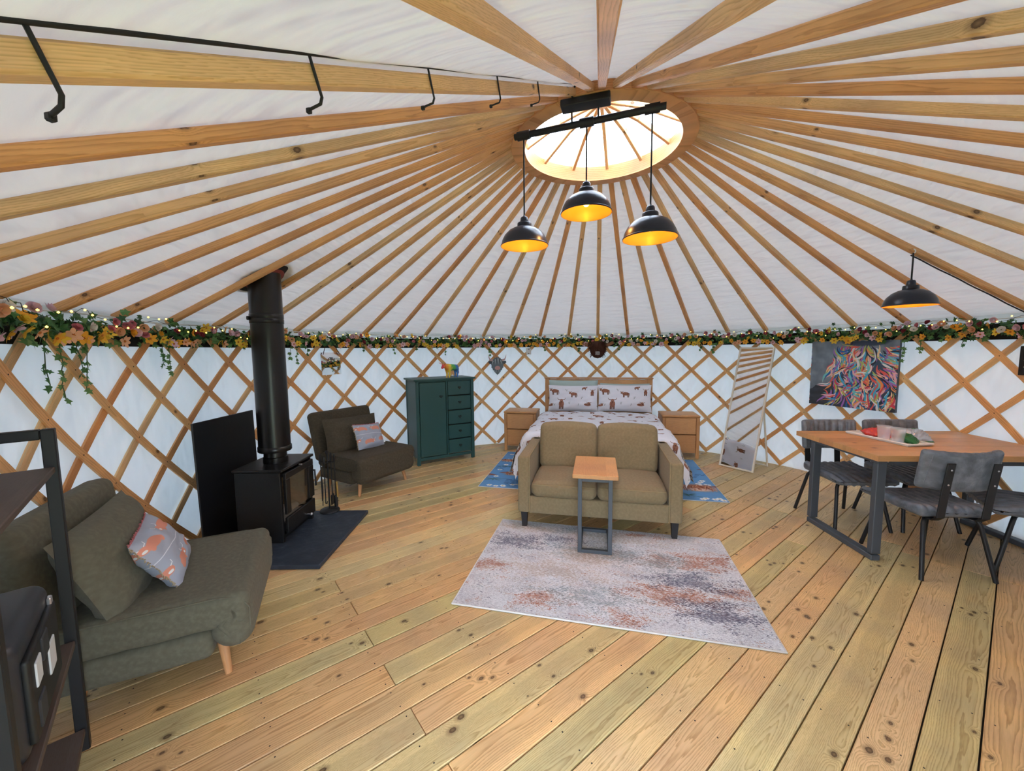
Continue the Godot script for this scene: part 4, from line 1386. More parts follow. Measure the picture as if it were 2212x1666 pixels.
		if i == 3:
			part(tl, "tong_arm", tubem([q + Vector3(0.008, 0.36, 0), q + Vector3(0.02, 0.2, 0), q + Vector3(0.004, 0.05, 0)], 0.004, 6), M.iron)
	var br := part(t, "brass_sleeve", tubem([Vector3(0.0, 0.14, 0.082), Vector3(-0.004, 0.29, 0.078)], 0.010, 10), M.brass)

# ------------------------------------------------------------------ two folding chair beds
func chair_bed(label: String, pos: Vector3, f: Vector2, lean: float, fab: Material) -> Node3D:
	var o := thing("chair_bed", label, "armchair", pos, face(f), "folding chair beds")
	var W := 0.80
	var ns := noise(2.4, 12, 2)
	var soft := func(p: Vector3) -> Vector3:
		return p + Vector3(0, 0.006 * ns.get_noise_2d(p.x * 2.2, p.z * 2.2), 0)
	part(o, "seat_mattress", rboxm(Vector3(W, 0.165, 0.74), 0.045, 4, 8, soft), fab, at(0, 0.342, 0.0))
	var nose := func(p: Vector3) -> Vector3:       # the folded front roll, pinched at its ends
		var e: float = smoothstep(0.33, 0.40, abs(p.x))
		var q := p
		if p.z < 0.02: q.z += 0.02 * e * sin(p.y * 40.0)
		q.y -= 0.0
		return q
	part(o, "front_roll", rboxm(Vector3(W, 0.285, 0.17), 0.078, 5, 8, nose), fab, at(0, 0.282, 0.295))
	part(o, "base_mattress", rboxm(Vector3(W - 0.01, 0.135, 0.56), 0.035, 4, 3), fab, at(0, 0.197, -0.06))
	for s in [-1.0, 1.0]:
		part(o, "seam", tubem([Vector3(s * (W / 2 - 0.012), 0.414, -0.33), Vector3(s * (W / 2 - 0.010), 0.416, 0.24), Vector3(s * (W / 2 - 0.012), 0.402, 0.335), Vector3(s * (W / 2 - 0.014), 0.34, 0.372), Vector3(s * (W / 2 - 0.014), 0.22, 0.372)], 0.004, 6), fab)
		part(o, "fold", tubem([Vector3(s * (W / 2 - 0.008), 0.33, 0.30), Vector3(s * (W / 2 - 0.004), 0.285, 0.255), Vector3(s * (W / 2 - 0.008), 0.235, 0.285), Vector3(s * (W / 2 - 0.02), 0.19, 0.31)], [0.004, 0.012, 0.010, 0.004], 8), fab)
	var tl := atan2(lean, 0.45)
	part(o, "backrest", rboxm(Vector3(W, 0.56, 0.14), 0.05, 4, 6), fab, at(0, 0.585, -0.36 - lean * 0.5, 0, -tl))
	for x in [-0.30, 0.30]:
		for z in [0.26, -0.28]:
			var dx: float = sign(x) * 0.03
			part(o, "leg", tubem([Vector3(x, 0.16, z * 0.92), Vector3(x + dx, 0.0, z)], [0.024, 0.015], 14), M.beech)
	return o

func cushion(called: String, label: String, cat: String, base: Node3D, x: float, y: float, z: float, w: float, h: float, t: float, pitch: float, roll: float, m: Material, seed_: int, yaw := 0.0) -> Node3D:
	var p := base.transform * Vector3(x, y, z)
	var o := thing(called, label, cat, p, base.rotation.y + yaw)
	part(o, "cover", pillowm(w, h, t, 18, seed_, 0.008), m, at(0, 0, 0, 0, pitch, roll))
	return o

func fringe(o: Node3D, w: float, h: float, pitch: float, roll: float) -> void:
	for e in [[0, M.fringe_pink], [1, M.fringe_tan]]:
		var st := begin()
		for i in 46:
			var t := (i + 0.5) / 46.0 * 2 - 1
			var p := Vector3(t * w / 2 * 0.98, h / 2 * (0.935 + 0.06 * t * t), 0) if e[0] == 0 else Vector3(-w / 2 * (0.935 + 0.06 * t * t), t * h / 2 * 0.98, 0)
			var d := (Vector3(rng.randf_range(-0.5, 0.5), 1, rng.randf_range(-0.6, 0.9)) if e[0] == 0 else Vector3(-1, rng.randf_range(-0.5, 0.5), rng.randf_range(-0.6, 0.9))).normalized() * 0.016
			tube(st, [p, p + d * 0.6, p + d + Vector3(0, -0.003, 0)], [0.003, 0.0026, 0.0012], 4)
		stuff(part(o, "fringe", done(st), e[1], at(0, 0, 0, 0, pitch, roll)))

func build_chair_beds() -> void:
	var a := chair_bed("olive chair bed between the black shelf rack and the stove", Vector3(-2.16, 0, 1.79), Vector2(0.8, -0.6), 0.07, M.olive)
	var b := chair_bed("brown-olive chair bed between the stove and the green dresser", Vector3(-2.63, 0, -0.72), Vector2(0.945, 0.33), 0.12, M.olive2)
	cushion("back_cushion", "plain olive cushion slumped on the chair bed by the shelf rack", "cushion", a, -0.05, 0.585, -0.205, 0.68, 0.46, 0.21, -0.40, 0.03, M.olive, 31, 0.0)
	cushion("back_cushion", "plain brown-olive cushion upright on the chair bed beside the dresser", "cushion", b, -0.03, 0.585, -0.215, 0.72, 0.42, 0.18, -0.26, -0.03, M.olive2, 32)
	var c := cushion("cow_cushion", "grey cushion with coral cows and fringe on the chair bed by the rack", "cushion", a, -0.03, 0.55, -0.045, 0.40, 0.32, 0.13, -0.55, 0.08, M.cushion, 33, 0.12)
	fringe(c, 0.40, 0.32, -0.55, 0.08)
	var d := cushion("cow_cushion", "grey cushion with coral cows on the chair bed by the dresser", "cushion", b, 0.06, 0.555, -0.035, 0.40, 0.30, 0.12, -0.42, -0.10, M.cushion, 34, 0.1)
	fringe(d, 0.40, 0.30, -0.42, -0.10)
	part(d, "maker_tag", boxm(Vector3(0.03, 0.02, 0.001)), M.white, at(0.19, -0.10, 0.05, 0, -0.4))

# ------------------------------------------------------------------ dining
func chan(x: float, n: float, w: float) -> float:      # stitched channels across x
	var t: float = fposmod(x / w * n + 0.5, 1.0)
	return -0.012 * exp(-pow((t - 0.5) * 4.5, 2))

func build_dining_chair() -> Node3D:
	var o := thing("dining_chair", "", "chair", Vector3.ZERO, 0.0, "channelled leather dining chairs")
	var seat := func(p: Vector3) -> Vector3:
		var q := p
		q.x *= 1.0 + 0.06 * (p.z / 0.23)
		if p.y > 0: q.y += chan(p.x, 7.0, 0.42) * smoothstep(0.225, 0.17, abs(p.x)) - 0.008 * (1 - pow(p.x / 0.23, 2)) + 0.012 * smoothstep(-0.10, -0.22, p.z) - 0.02 * smoothstep(0.1, 0.24, p.z)
		return q
	part(o, "seat", rboxm(Vector3(0.46, 0.075, 0.50), 0.034, 4, 56, seat), M.leather, at(0, 0.445, 0.045))
	var back := func(p: Vector3) -> Vector3:
		var q := p
		if p.z > 0: q.z += chan(p.x, 8.0, 0.46) * smoothstep(0.24, 0.2, abs(p.x))
		var a := p.x / 0.42
		var r := 0.42 - q.z
		return Vector3(r * sin(a), p.y, 0.42 - r * cos(a))
	var bk := part(o, "backrest", rboxm(Vector3(0.50, 0.27, 0.052), 0.025, 4, 64, back), M.leather, at(0, 0.735, -0.245, 0, -0.14))
	part(bk, "welt", tubem([Vector3(-0.215, -0.10, 0.03), Vector3(-0.20, 0.105, 0.022), Vector3(-0.1, 0.118, -0.018), Vector3(0, 0.12, -0.031), Vector3(0.1, 0.118, -0.018), Vector3(0.20, 0.105, 0.022), Vector3(0.215, -0.10, 0.03)], 0.003, 6), M.leather)
	for s in [-1.0, 1.0]:
		var x: float = s * 0.135
		var st := begin()
		var pts := [Vector3(x, 0.40, -0.08), Vector3(x, 0.40, -0.21), Vector3(x, 0.43, -0.245), Vector3(x, 0.60, -0.262), Vector3(x, 0.80, -0.288)]
		for i in pts.size() - 1:
			var dv: Vector3 = pts[i + 1] - pts[i]
			var z := dv.normalized()
			box(st, Vector3(0.05, 0.009, dv.length() + 0.008), Transform3D(Basis(Vector3.RIGHT, z.cross(Vector3.RIGHT), z), (pts[i] + pts[i + 1]) * 0.5), 0.002)
		var br := part(o, "back_bracket", done(st), M.black)
		for y in [0.66, 0.76]: part(br, "bolt", lathem([Vector2(0.006, 0), Vector2(0.004, 0.003), Vector2(0, 0.0035)], 8), M.steel, at(x, y, -0.279 - (y - 0.66) * 0.13, 0, -PI / 2))
	for x in [-1.0, 1.0]:
		for z in [-1.0, 1.0]:
			part(o, "leg", tubem([Vector3(x * 0.10, 0.402, z * 0.12), Vector3(x * 0.155, 0.395, z * 0.165), Vector3(x * 0.175, 0.36, z * 0.18), Vector3(x * 0.225, 0.0, z * 0.255)], 0.0135, 12), M.black)
	part(o, "seat_plate", boxm(Vector3(0.34, 0.008, 0.34), 0.002), M.black, at(0, 0.404, 0))
	return o

func build_dining() -> void:
	var u := Vector2(0.988, -0.156)
	var v := Vector2(0.156, 0.988)
	var c := Vector2(1.806, -0.728) + u * 0.685 + v * 0.438
	var yaw := face(v)
	var o := thing("dining_table", "oak-topped dining table on black rectangular metal leg frames", "table", Vector3(c.x, 0, c.y), yaw)
	var W := 1.37
	var D := 0.876
	for i in 6:
		part(o, "top_stave", boxm(Vector3(W, 0.042, D / 6 - 0.0006), 0.0012, Vector4(0.66, 0.8, 0.13 * i, 0.02 + 0.24 * (i % 4))), M.oak, at(0, 0.759, -D / 2 + D / 6 * (i + 0.5)))
	for s in [-1.0, 1.0]:
		var x: float = s * (W / 2 - 0.038)
		var z0 := -D / 2 + 0.19 + 0.022
		var z1 := D / 2 - 0.028
		part(o, "leg", boxm(Vector3(0.064, 0.672, 0.045), 0.004), M.charcoal, at(x, 0.386, z0))
		part(o, "leg", boxm(Vector3(0.064, 0.672, 0.045), 0.004), M.charcoal, at(x, 0.386, z1))
		part(o, "foot_bar", boxm(Vector3(0.064, 0.04, z1 - z0 + 0.045), 0.004), M.charcoal, at(x, 0.02, (z0 + z1) / 2))
		part(o, "top_bar", boxm(Vector3(0.064, 0.016, z1 - z0 + 0.045), 0.002), M.charcoal, at(x, 0.73, (z0 + z1) / 2))
	part(o, "apron", boxm(Vector3(W - 0.24, 0.035, 0.03), 0.003), M.charcoal, at(0, 0.72, D / 2 - 0.04))
	part(o, "apron", boxm(Vector3(W - 0.24, 0.035, 0.03), 0.003), M.charcoal, at(0, 0.72, -D / 2 + 0.19))
	var ch := build_dining_chair()
	var spots := [[2.14, -0.62, v, "dark leather dining chair behind the table at the mirror end"], [2.68, -0.71, v, "dark leather dining chair behind the table under the canvas painting"], [2.30, 0.07, Vector2(-0.12, -0.99), "dark leather dining chair pulled out with its back to the room"], [2.98, 0.03, Vector2(-0.93, -0.36), "dark leather dining chair turned sideways at the wall end"]]
	for i in 4:
		var s: Array = spots[i]
		var d: Node3D = ch
		if i > 0:
			d = ch.duplicate()
			d.name = numbered("dining_chair")
			add_child(d)
		d.position = Vector3(s[0], 0.0, s[1])
		d.rotation.y = face(s[2])
		d.set_meta("label", s[3])
	# things on the table
	var ty := 0.7805
	var tr := thing("serving_tray", "white rectangular serving tray on the dining table", "tray", Vector3(2.355, ty, -0.462), face(Vector2(0.30, 0.955)))
	part(tr, "base", rboxm(Vector3(0.21, 0.008, 0.50), 0.0039, 2), M.white, at(0, 0.004, 0))
	for s in [-1.0, 1.0]:
		part(tr, "lip", boxm(Vector3(0.012, 0.016, 0.52), 0.003), M.white, at(s * 0.105, 0.014, 0, 0, 0, -s * 0.4))
		part(tr, "lip", boxm(Vector3(0.22, 0.016, 0.012), 0.003), M.white, at(0, 0.014, s * 0.255, 0, s * 0.4))
	for q in [[2.300, -0.405, "clear plastic cup on the tray beside the red packet"], [2.335, -0.305, "clear plastic cup on the tray beside the green packet"]]:
		var cu := thing("plastic_cup", q[2], "cup", Vector3(q[0], ty + 0.0085, q[1]), 0.0, "plastic cups")
		part(cu, "wall", lathem([Vector2(0, 0.0), Vector2(0.036, 0.0), Vector2(0.036, 0.0), Vector2(0.047, 0.112), Vector2(0.049, 0.114), Vector2(0.049, 0.116), Vector2(0.0465, 0.116)], 28), M.cup)
	snack("snack_bag", "red crisp packet lying on the white tray", Vector3(2.345, ty + 0.032, -0.585), 0.5, Vector3(0.17, 0.13, 0.07), M.red_foil, M.silver_foil, 41, 0.15)
	snack("snack_bag", "green packet leaning on the end of the white tray", Vector3(2.425, ty + 0.036, -0.325), 0.9, Vector3(0.13, 0.12, 0.06), M.green_foil, M.silver_foil, 42, 0.5)
	snack("snack_bag", "silver and green foil packet lying across the tray rim", Vector3(2.52, ty + 0.050, -0.41), 0.2, Vector3(0.18, 0.14, 0.07), M.silver_foil, M.green_foil, 43, 0.55)
	var ru := thing("red_tub", "small red tub behind the cups on the tray", "tub", Vector3(2.405, ty + 0.0085, -0.50), 0.3)
	part(ru, "pot", lathem([Vector2(0, 0), Vector2(0.03, 0), Vector2(0.03, 0), Vector2(0.034, 0.075), Vector2(0.034, 0.075), Vector2(0, 0.075)], 20), M.red_foil)
	part(ru, "lid", lathem([Vector2(0, 0.076), Vector2(0.037, 0.076), Vector2(0.037, 0.084), Vector2(0, 0.086)], 20), M.white)
	# rounded log slice by the wall under the table
	var lg := thing("log_slice", "pale round log slice leaning by the wall behind the table leg", "log", Vector3(3.02, 0.0, -0.98), face(Vector2(-0.9, 0.4)))
	part(lg, "wood", lathem([Vector2(0, -0.03), Vector2(0.16, -0.03), Vector2(0.165, -0.025), Vector2(0.165, 0.025), Vector2(0.16, 0.03), Vector2(0, 0.03)], 30), M.beech, at(0, 0.163, 0, 0, PI / 2 - 0.25))

func snack(called: String, label: String, pos: Vector3, yaw: float, s: Vector3, m1: Material, m2: Material, seed_: int, tilt: float) -> void:
	var o := thing(called, label, "packet", pos, yaw, "snack packets")
	var ns := noise(9.0, seed_, 2)
	var st := begin()
	for sg2 in [1.0, -1.0]:
		grid(st, 16, 14, func(uu: float, vv: float) -> Vector3:
			var a: float = (uu * 2 - 1) * sg2
			var b := vv * 2 - 1
			var e: float = pow(max(0.0, 1 - b * b), 0.6) * pow(max(0.0, 1 - pow(abs(a), 4)), 0.6)
			return Vector3(a * s.x / 2, b * s.y / 2, sg2 * s.z / 2 * e * (1 + 0.5 * ns.get_noise_2d(a * 1.3, b * 1.3)) + 0.006 * ns.get_noise_2d(a * 4, b * 4)))
	part(o, "bag", done(st), m1, at(0, 0, 0, 0, -PI / 2 + tilt))
	for e in [-1.0, 1.0]:
		var cr := begin()
		grid(cr, 20, 1, func(uu: float, vv: float) -> Vector3: return Vector3((uu * 2 - 1) * s.x / 2, e * (s.y / 2 - 0.002 + vv * 0.014) if e > 0 else -s.y / 2 - 0.012 + vv * 0.014, 0.0015 * sin(uu * 60)))
		part(o, "crimped_end", done(cr), m2, at(0, 0, 0, 0, -PI / 2 + tilt))

# ------------------------------------------------------------------ mirror
func build_mirror() -> void:
	var f := Vector2(-0.70, 0.714)
	var o := thing("standing_mirror", "tall cream-framed standing mirror leaning by the nightstand", "mirror", Vector3(1.7435, 0, -2.086), face(f))
	var tl := atan(0.42 / 1.55)
	var H := 1.61
	var W := 0.43
	var x0 := at(0, 0.004, 0, 0, -tl)
	part(o, "glass", boxm(Vector3(W - 0.03, H - 0.03, 0.006)), M.mirror, x0 * at(0, H / 2, 0.0))
	for s in [-1.0, 1.0]:
		part(o, "frame_stile", boxm(Vector3(0.02, H, 0.024), 0.002), M.mirror_frame, x0 * at(s * (W / 2 - 0.01), H / 2, 0))
		part(o, "frame_rail", boxm(Vector3(W - 0.04, 0.02, 0.024), 0.002), M.mirror_frame, x0 * at(0, H / 2 + s * (H / 2 - 0.01), 0))
	part(o, "backing", boxm(Vector3(W - 0.02, H - 0.02, 0.006)), M.mirror_frame, x0 * at(0, H / 2, -0.009))
	for s in [-1.0, 1.0]: part(o, "easel_leg", tubem([Vector3(s * 0.16, 0.92, -0.285), Vector3(s * 0.19, 0.012, -0.42)], 0.011, 6), M.mirror_frame)
	part(o, "easel_bar", tubem([Vector3(-0.19, 0.02, -0.42), Vector3(0.19, 0.02, -0.42)], 0.009, 6), M.mirror_frame)

# ------------------------------------------------------------------ shelf rack by the door
func build_rack() -> void:
	var f := Vector2(0.589, -0.808)
	var c := Vector3(-1.708, 0, 2.642)
	var o := thing("shelf_rack", "black metal shelf rack with dark wood shelves by the door", "shelf", c, face(f))
	var L := 0.82
	var D := 0.20
	var Hh := 1.28
	for x in [-1.0, 1.0]:
		for z in [-1.0, 1.0]: part(o, "post", boxm(Vector3(0.036, Hh, 0.036), 0.003), M.black, at(x * L / 2, Hh / 2, z * D / 2))
		part(o, "end_bar", boxm(Vector3(0.036, 0.036, D - 0.036), 0.003), M.black, at(x * L / 2, Hh - 0.018, 0))
	for z in [-1.0, 1.0]:
		part(o, "top_bar", boxm(Vector3(L - 0.036, 0.03, 0.03), 0.003), M.black, at(0, Hh - 0.018, z * D / 2)) if z < 0 else null
	for y in [1.13, 0.45, 0.085]: part(o, "shelf_board", boxm(Vector3(L - 0.04, 0.022, D + 0.02), 0.003, Vector4(0.66, 0.8, y, 0.1)), M.dark_wood, at(0, y, 0))
	# the portable power unit on the middle shelf
	var p := thing("power_unit", "black portable power unit with white labels on the rack's middle shelf", "power unit", c + Vector3(0, 0.4615, 0), face(f))
	part(p, "case", rboxm(Vector3(0.42, 0.35, 0.19), 0.04, 4, 2), M.plastic, at(-0.02, 0.17, 0))
	part(p, "front_panel", rboxm(Vector3(0.36, 0.24, 0.02), 0.009, 3), M.plastic_dark, at(-0.02, 0.16, 0.10))
	part(p, "display", boxm(Vector3(0.06, 0.07, 0.006), 0.002), M.label_white, at(-0.13, 0.21, 0.111))
	part(p, "label_plate", boxm(Vector3(0.08, 0.09, 0.006), 0.002), M.label_white, at(0.03, 0.16, 0.111))
	part(p, "socket", boxm(Vector3(0.07, 0.07, 0.008), 0.003), M.plastic, at(-0.04, 0.235, 0.111))
	part(p, "socket", boxm(Vector3(0.07, 0.08, 0.008), 0.003), M.plastic, at(-0.13, 0.10, 0.111))
	part(p, "latch", boxm(Vector3(0.03, 0.03, 0.012), 0.003), M.steel, at(0.14, 0.285, 0.10))
	for x in [-0.12, 0.08]: part(p, "vent_slot", rboxm(Vector3(0.05, 0.006, 0.02), 0.0029, 2), M.plastic_dark, at(x, 0.339, 0.02))

# ------------------------------------------------------------------ pendants
func shade_parts(o: Node3D, d: float, drop: float) -> void:      # origin at the rim's centre, drop = length of cord above the cap
	var k := d / 0.34
	var out := [Vector2(0.170, 0.0), Vector2(0.172, 0.006), Vector2(0.166, 0.012), Vector2(0.166, 0.012), Vector2(0.160, 0.040), Vector2(0.142, 0.075), Vector2(0.112, 0.106), Vector2(0.078, 0.124), Vector2(0.052, 0.131), Vector2(0.052, 0.131), Vector2(0.050, 0.158), Vector2(0.047, 0.163), Vector2(0.030, 0.166), Vector2(0.030, 0.166), Vector2(0.027, 0.195), Vector2(0.022, 0.203), Vector2(0.008, 0.206), Vector2(0.006, 0.218), Vector2(0, 0.22)]
	var inn := [Vector2(0, 0.120), Vector2(0.076, 0.116), Vector2(0.108, 0.100), Vector2(0.138, 0.070), Vector2(0.156, 0.038), Vector2(0.163, 0.011), Vector2(0.168, 0.0)]
	part(o, "shade", lathem(out.map(func(p): return p * k), 48), M.shade)
	part(o, "gold_lining", lathem(inn.map(func(p): return p * k), 48), M.gold, Transform3D(), "gold inner lining")
	part(o, "lamp_holder", lathem([Vector2(0, 0.088), Vector2(0.018, 0.088), Vector2(0.019, 0.092), Vector2(0.019, 0.119), Vector2(0, 0.119)].map(func(p): return p * k), 16), M.black)
	part(o, "light_bulb", lathem([Vector2(0, 0.046), Vector2(0.014, 0.049), Vector2(0.022, 0.062), Vector2(0.020, 0.078), Vector2(0.012, 0.09), Vector2(0, 0.092)].map(func(p): return p * k), 20), M.bulb)
	part(o, "cord", tubem([Vector3(0, 0.215 * k, 0), Vector3(0, 0.215 * k + drop, 0)], 0.0056, 6), M.cable)
	var l := OmniLight3D.new()
	l.name = "lamp_glow"
	l.light_color = rgb(255, 196, 110)
	l.light_energy = LAMP
	l.light_size = 0.02
	l.omni_range = 12.0
	l.omni_attenuation = 2.0
	l.shadow_enabled = true
	l.position = Vector3(0, 0.068 * k, 0)
	o.add_child(l)

const LAMP := 0.06

func build_pendants() -> void:
	var A := Vector3(-0.589, 3.03, 0.518)
	var B := Vector3(0.387, 3.03, 0.662)
	var br := thing("light_bar", "black metal light bar hanging below the crown skylight", "light fitting", (A + B) * 0.5)
	var off := -(A + B) * 0.5
	part(br, "bar", tubem([A + off, B + off], 0.021, 16), M.black)
	var dv := (B - A).normalized()
	var tt := [0.067, 0.508, 0.918]
	for t in tt: part(br, "clamp", tubem([A.lerp(B, t) + off - dv * 0.045, A.lerp(B, t) + off + dv * 0.045], 0.029, 16), M.black)
	var yaw := atan2(-dv.z, dv.x)
	part(br, "ceiling_box", boxm(Vector3(0.31, 0.042, 0.095), 0.004), M.black, at(-0.10, 3.115, 0.655, yaw * 0.6) .translated(off))
	for x in [-0.19, -0.02]:
		var q := A.lerp(B, (x - A.x) / (B.x - A.x))
		part(br, "rod", tubem([q + off, Vector3(q.x, 3.097, q.z + 0.03) + off], 0.006, 8), M.black)
	for i in 3:
		var p := A.lerp(B, tt[i])
		var y: float = [2.283, 2.452, 2.247][i]
		var o := thing("pendant_lamp", ["black dome pendant with gold lining, lowest on the far end of the bar", "black dome pendant with gold lining hanging highest, mid bar", "black dome pendant with gold lining on the table end of the bar"][i], "pendant lamp", Vector3(p.x, y, p.z), 0.0, "pendants on the light bar")
		shade_parts(o, 0.335, p.y - 0.02 - y - 0.215 * 0.335 / 0.34)
	var o := thing("pendant_lamp", "black dome pendant with gold lining hanging from a rafter over the dining table", "pendant lamp", Vector3(2.347, 1.862, -0.313))
	shade_parts(o, 0.325, 2.262 - 1.862 - 0.215 * 0.325 / 0.34)
	part(o, "hook", tubem([Vector3(0, 0.395, 0), Vector3(0.012, 0.405, 0), Vector3(0.012, 0.42, 0), Vector3(0, 0.43, 0)], 0.004, 6), M.white)
	# supply cables along two rafters
	var cb := thing("supply_cable", "black cable tied along the rafter up to the crown light bar", "cable")
	var sd := rim_xf(-165.3, 1.0, 0).basis.x * -1.0
	var pts := []
	for i in 24:
		var r: float = lerp(3.3, 0.74, i / 23.0)
		pts.append(rim(-165.3, r, roof_h(r) + 0.040) + sd * 0.030)
	pts.append(Vector3(-0.185, 3.14, 0.70))
	pts.append(Vector3(-0.16, 3.12, 0.66))
	part(cb, "cable", tubem(pts, 0.006, 8), M.cable)
	for r in [3.045, 2.625, 2.208, 1.762, 1.344]:
		var q := rim(-165.3, r, roof_h(r))
		var n := Vector3(0, 1, 0)
		var tie := []
		tie.append(q + sd * 0.027 + n * 0.046)
		tie.append(q + sd * 0.0275 - n * 0.035 + rim(-165.3, -0.03, 0))
		tie.append(q + sd * 0.022 - n * 0.048 + rim(-165.3, -0.03, 0))
		tie.append(q - sd * 0.018 - n * 0.050 + rim(-165.3, -0.03, 0))
		part(cb, "cable_tie", tubem(tie, 0.0035, 6), M.cable)
		part(cb, "tie_head", boxm(Vector3(0.012, 0.012, 0.010), 0.002), M.cable, Transform3D(Basis(), tie[3] - n * 0.002))
	var c2 := thing("supply_cable", "black cable running along a rafter to the dining pendant", "cable")
	var p2 := []
	for i in 14:
		var r: float = lerp(2.37, 3.3, i / 13.0)
		p2.append(rim(81.82, r, roof_h(r) - 0.045) + Vector3(0, 0.002 * sin(i * 1.7), 0))
	part(c2, "cable", tubem(p2, 0.005, 8), M.cable)

# ------------------------------------------------------------------ things on the wall
func build_wall_things() -> void:
	var ri := R - 0.038
	# painting
	var xf := rim_xf(57.75, ri - 0.040, 1.245)
	var p := thing("canvas_painting", "large unframed canvas of multicoloured brush strokes on slate grey above the dining chairs", "painting", xf.origin, xf.basis.get_euler().y)
	var st := begin()
	st.set_smooth_group(-1)
	quad(st, Vector3(-0.42, -0.375, 0.018), Vector3(0.42, -0.375, 0.018), Vector3(0.42, 0.375, 0.018), Vector3(-0.42, 0.375, 0.018), Vector2(0, 1), Vector2(1, 1), Vector2(1, 0), Vector2(0, 0))
	part(p, "painted_face", done(st), M.painting)
	part(p, "stretcher", boxm(Vector3(0.84, 0.75, 0.035), 0.001), M.canvas_side)
	# mirror sign
	xf = rim_xf(-74.3, ri - 0.012, 1.41)
	var s := thing("hanging_sign", "small square mirror sign hanging from the lattice by brown cords", "sign", xf.origin, xf.basis.get_euler().y)
	part(s, "mirror_plate", boxm(Vector3(0.27, 0.27, 0.006), 0.001), M.mirror, at(0, 0, 0.0, 0, -0.05))
	for q in [-1.0, 1.0]: part(s, "cord", tubem([Vector3(q * 0.115, 0.11, 0.016), Vector3(q * 0.06, 0.23, 0.0), Vector3(q * 0.02, 0.30, -0.004)], 0.004, 6), M.twig)
	var fnt := SystemFont.new()
	fnt.font_names = PackedStringArray(["Droid Serif"])
	for i in 6:
		var tm := TextMesh.new()
		tm.text = "LITTLE"[i]
		tm.font = fnt
		tm.font_size = 24
		tm.pixel_size = 0.0017
		tm.depth = 0.002
		var a := (i - 2.5) * 0.30
		part(s, "letter", tm, M.black, at(0, 0, 0, 0, -0.05) * at(sin(a) * 0.062, 0.0 + cos(a) * 0.062, 0.005, 0, 0, -a))
	# white thermostat
	xf = rim_xf(-19.75, ri - 0.012, 1.53)
	var t := thing("wall_thermostat", "small white thermostat box fixed to the lattice above the left nightstand", "thermostat", xf.origin, xf.basis.get_euler().y)
	part(t, "case", rboxm(Vector3(0.088, 0.105, 0.024), 0.008, 3), M.white)
	part(t, "screen", boxm(Vector3(0.03, 0.012, 0.003), 0.001), M.charcoal, at(0, 0.036, 0.012))
	part(t, "button", boxm(Vector3(0.016, 0.010, 0.003), 0.001), M.charcoal, at(0, -0.034, 0.012))
	# painted cow head plaque
	xf = rim_xf(-28.9, ri - 0.012, 1.30)
	var c := thing("cow_plaque", "grey painted cow head plaque with pink horns on the lattice", "plaque", xf.origin, xf.basis.get_euler().y)
	var hd := PackedVector2Array()
	for i in 40:
		var a := TAU * i / 40.0
		var rr := 0.105 + (0.012 if i % 2 else 0.0)
		var y := cos(a) * rr * 1.28
		var x := sin(a) * rr * (0.92 if y > -0.02 else 0.92 + (y + 0.02) * 4.2)
		hd.append(Vector2(x, y))
	part(c, "head", extrudem(hd, 0.008), mat(rgb(112, 124, 132), 0.6))
	for q in [-1.0, 1.0]:
		var horn := PackedVector2Array([Vector2(q * 0.05, 0.10), Vector2(q * 0.12, 0.115), Vector2(q * 0.14, 0.155), Vector2(q * 0.15, 0.185), Vector2(q * 0.148, 0.14), Vector2(q * 0.13, 0.09), Vector2(q * 0.06, 0.07)])
		part(c, "horn", extrudem(horn, 0.006), mat(rgb(206, 166, 168), 0.6))
		var ear := PackedVector2Array([Vector2(q * 0.07, 0.075), Vector2(q * 0.145, 0.08), Vector2(q * 0.15, 0.05), Vector2(q * 0.12, 0.03), Vector2(q * 0.075, 0.04)])
		part(c, "ear", extrudem(ear, 0.007), mat(rgb(74, 84, 92), 0.6))
	var mz := PackedVector2Array()
	for i in 20: mz.append(Vector2(sin(TAU * i / 20) * 0.046, -0.035 + cos(TAU * i / 20) * 0.034))
	part(c, "muzzle", extrudem(mz, 0.004), mat(rgb(196, 150, 148), 0.6), at(0, 0, 0.008))
	for i in 11:
		var x := -0.07 + 0.014 * i
		var tf := PackedVector2Array([Vector2(x - 0.008, 0.125 - abs(x) * 0.6), Vector2(x + 0.008, 0.125 - abs(x) * 0.6), Vector2(x * 1.3, 0.02 + 0.02 * (i % 3))])
		part(c, "hair_tuft", extrudem(tf, 0.003), mat([rgb(190, 202, 208), rgb(64, 74, 84), rgb(142, 156, 164)][i % 3], 0.6), at(0, 0, 0.008))
	for i in 7:
		var x := -0.045 + 0.015 * i
		var tf := PackedVector2Array([Vector2(x - 0.009, -0.075), Vector2(x + 0.009, -0.075), Vector2(x * 0.5, -0.135 + abs(x) * 0.6)])
		part(c, "hair_tuft", extrudem(tf, 0.003), mat([rgb(176, 190, 198), rgb(70, 80, 90)][i % 2], 0.6), at(0, 0, 0.008))
	# woven twig cow head over the bed
	xf = rim_xf(0.0, ri - 0.115, 1.55)
	var w := thing("wicker_cow_head", "dark brown woven twig cow head hanging over the bed", "wall ornament", xf.origin, xf.basis.get_euler().y)
	var r := RandomNumberGenerator.new()
	r.seed = 8
	var core := begin()
	lathe(core, [Vector2(0, -0.14), Vector2(0.06, -0.128), Vector2(0.105, -0.08), Vector2(0.13, 0.0), Vector2(0.128, 0.06), Vector2(0.09, 0.12), Vector2(0, 0.14)], 24, Transform3D(Basis().scaled(Vector3(1, 1, 0.35))))
	part(w, "core", done(core), M.twig)
	var tw := begin()
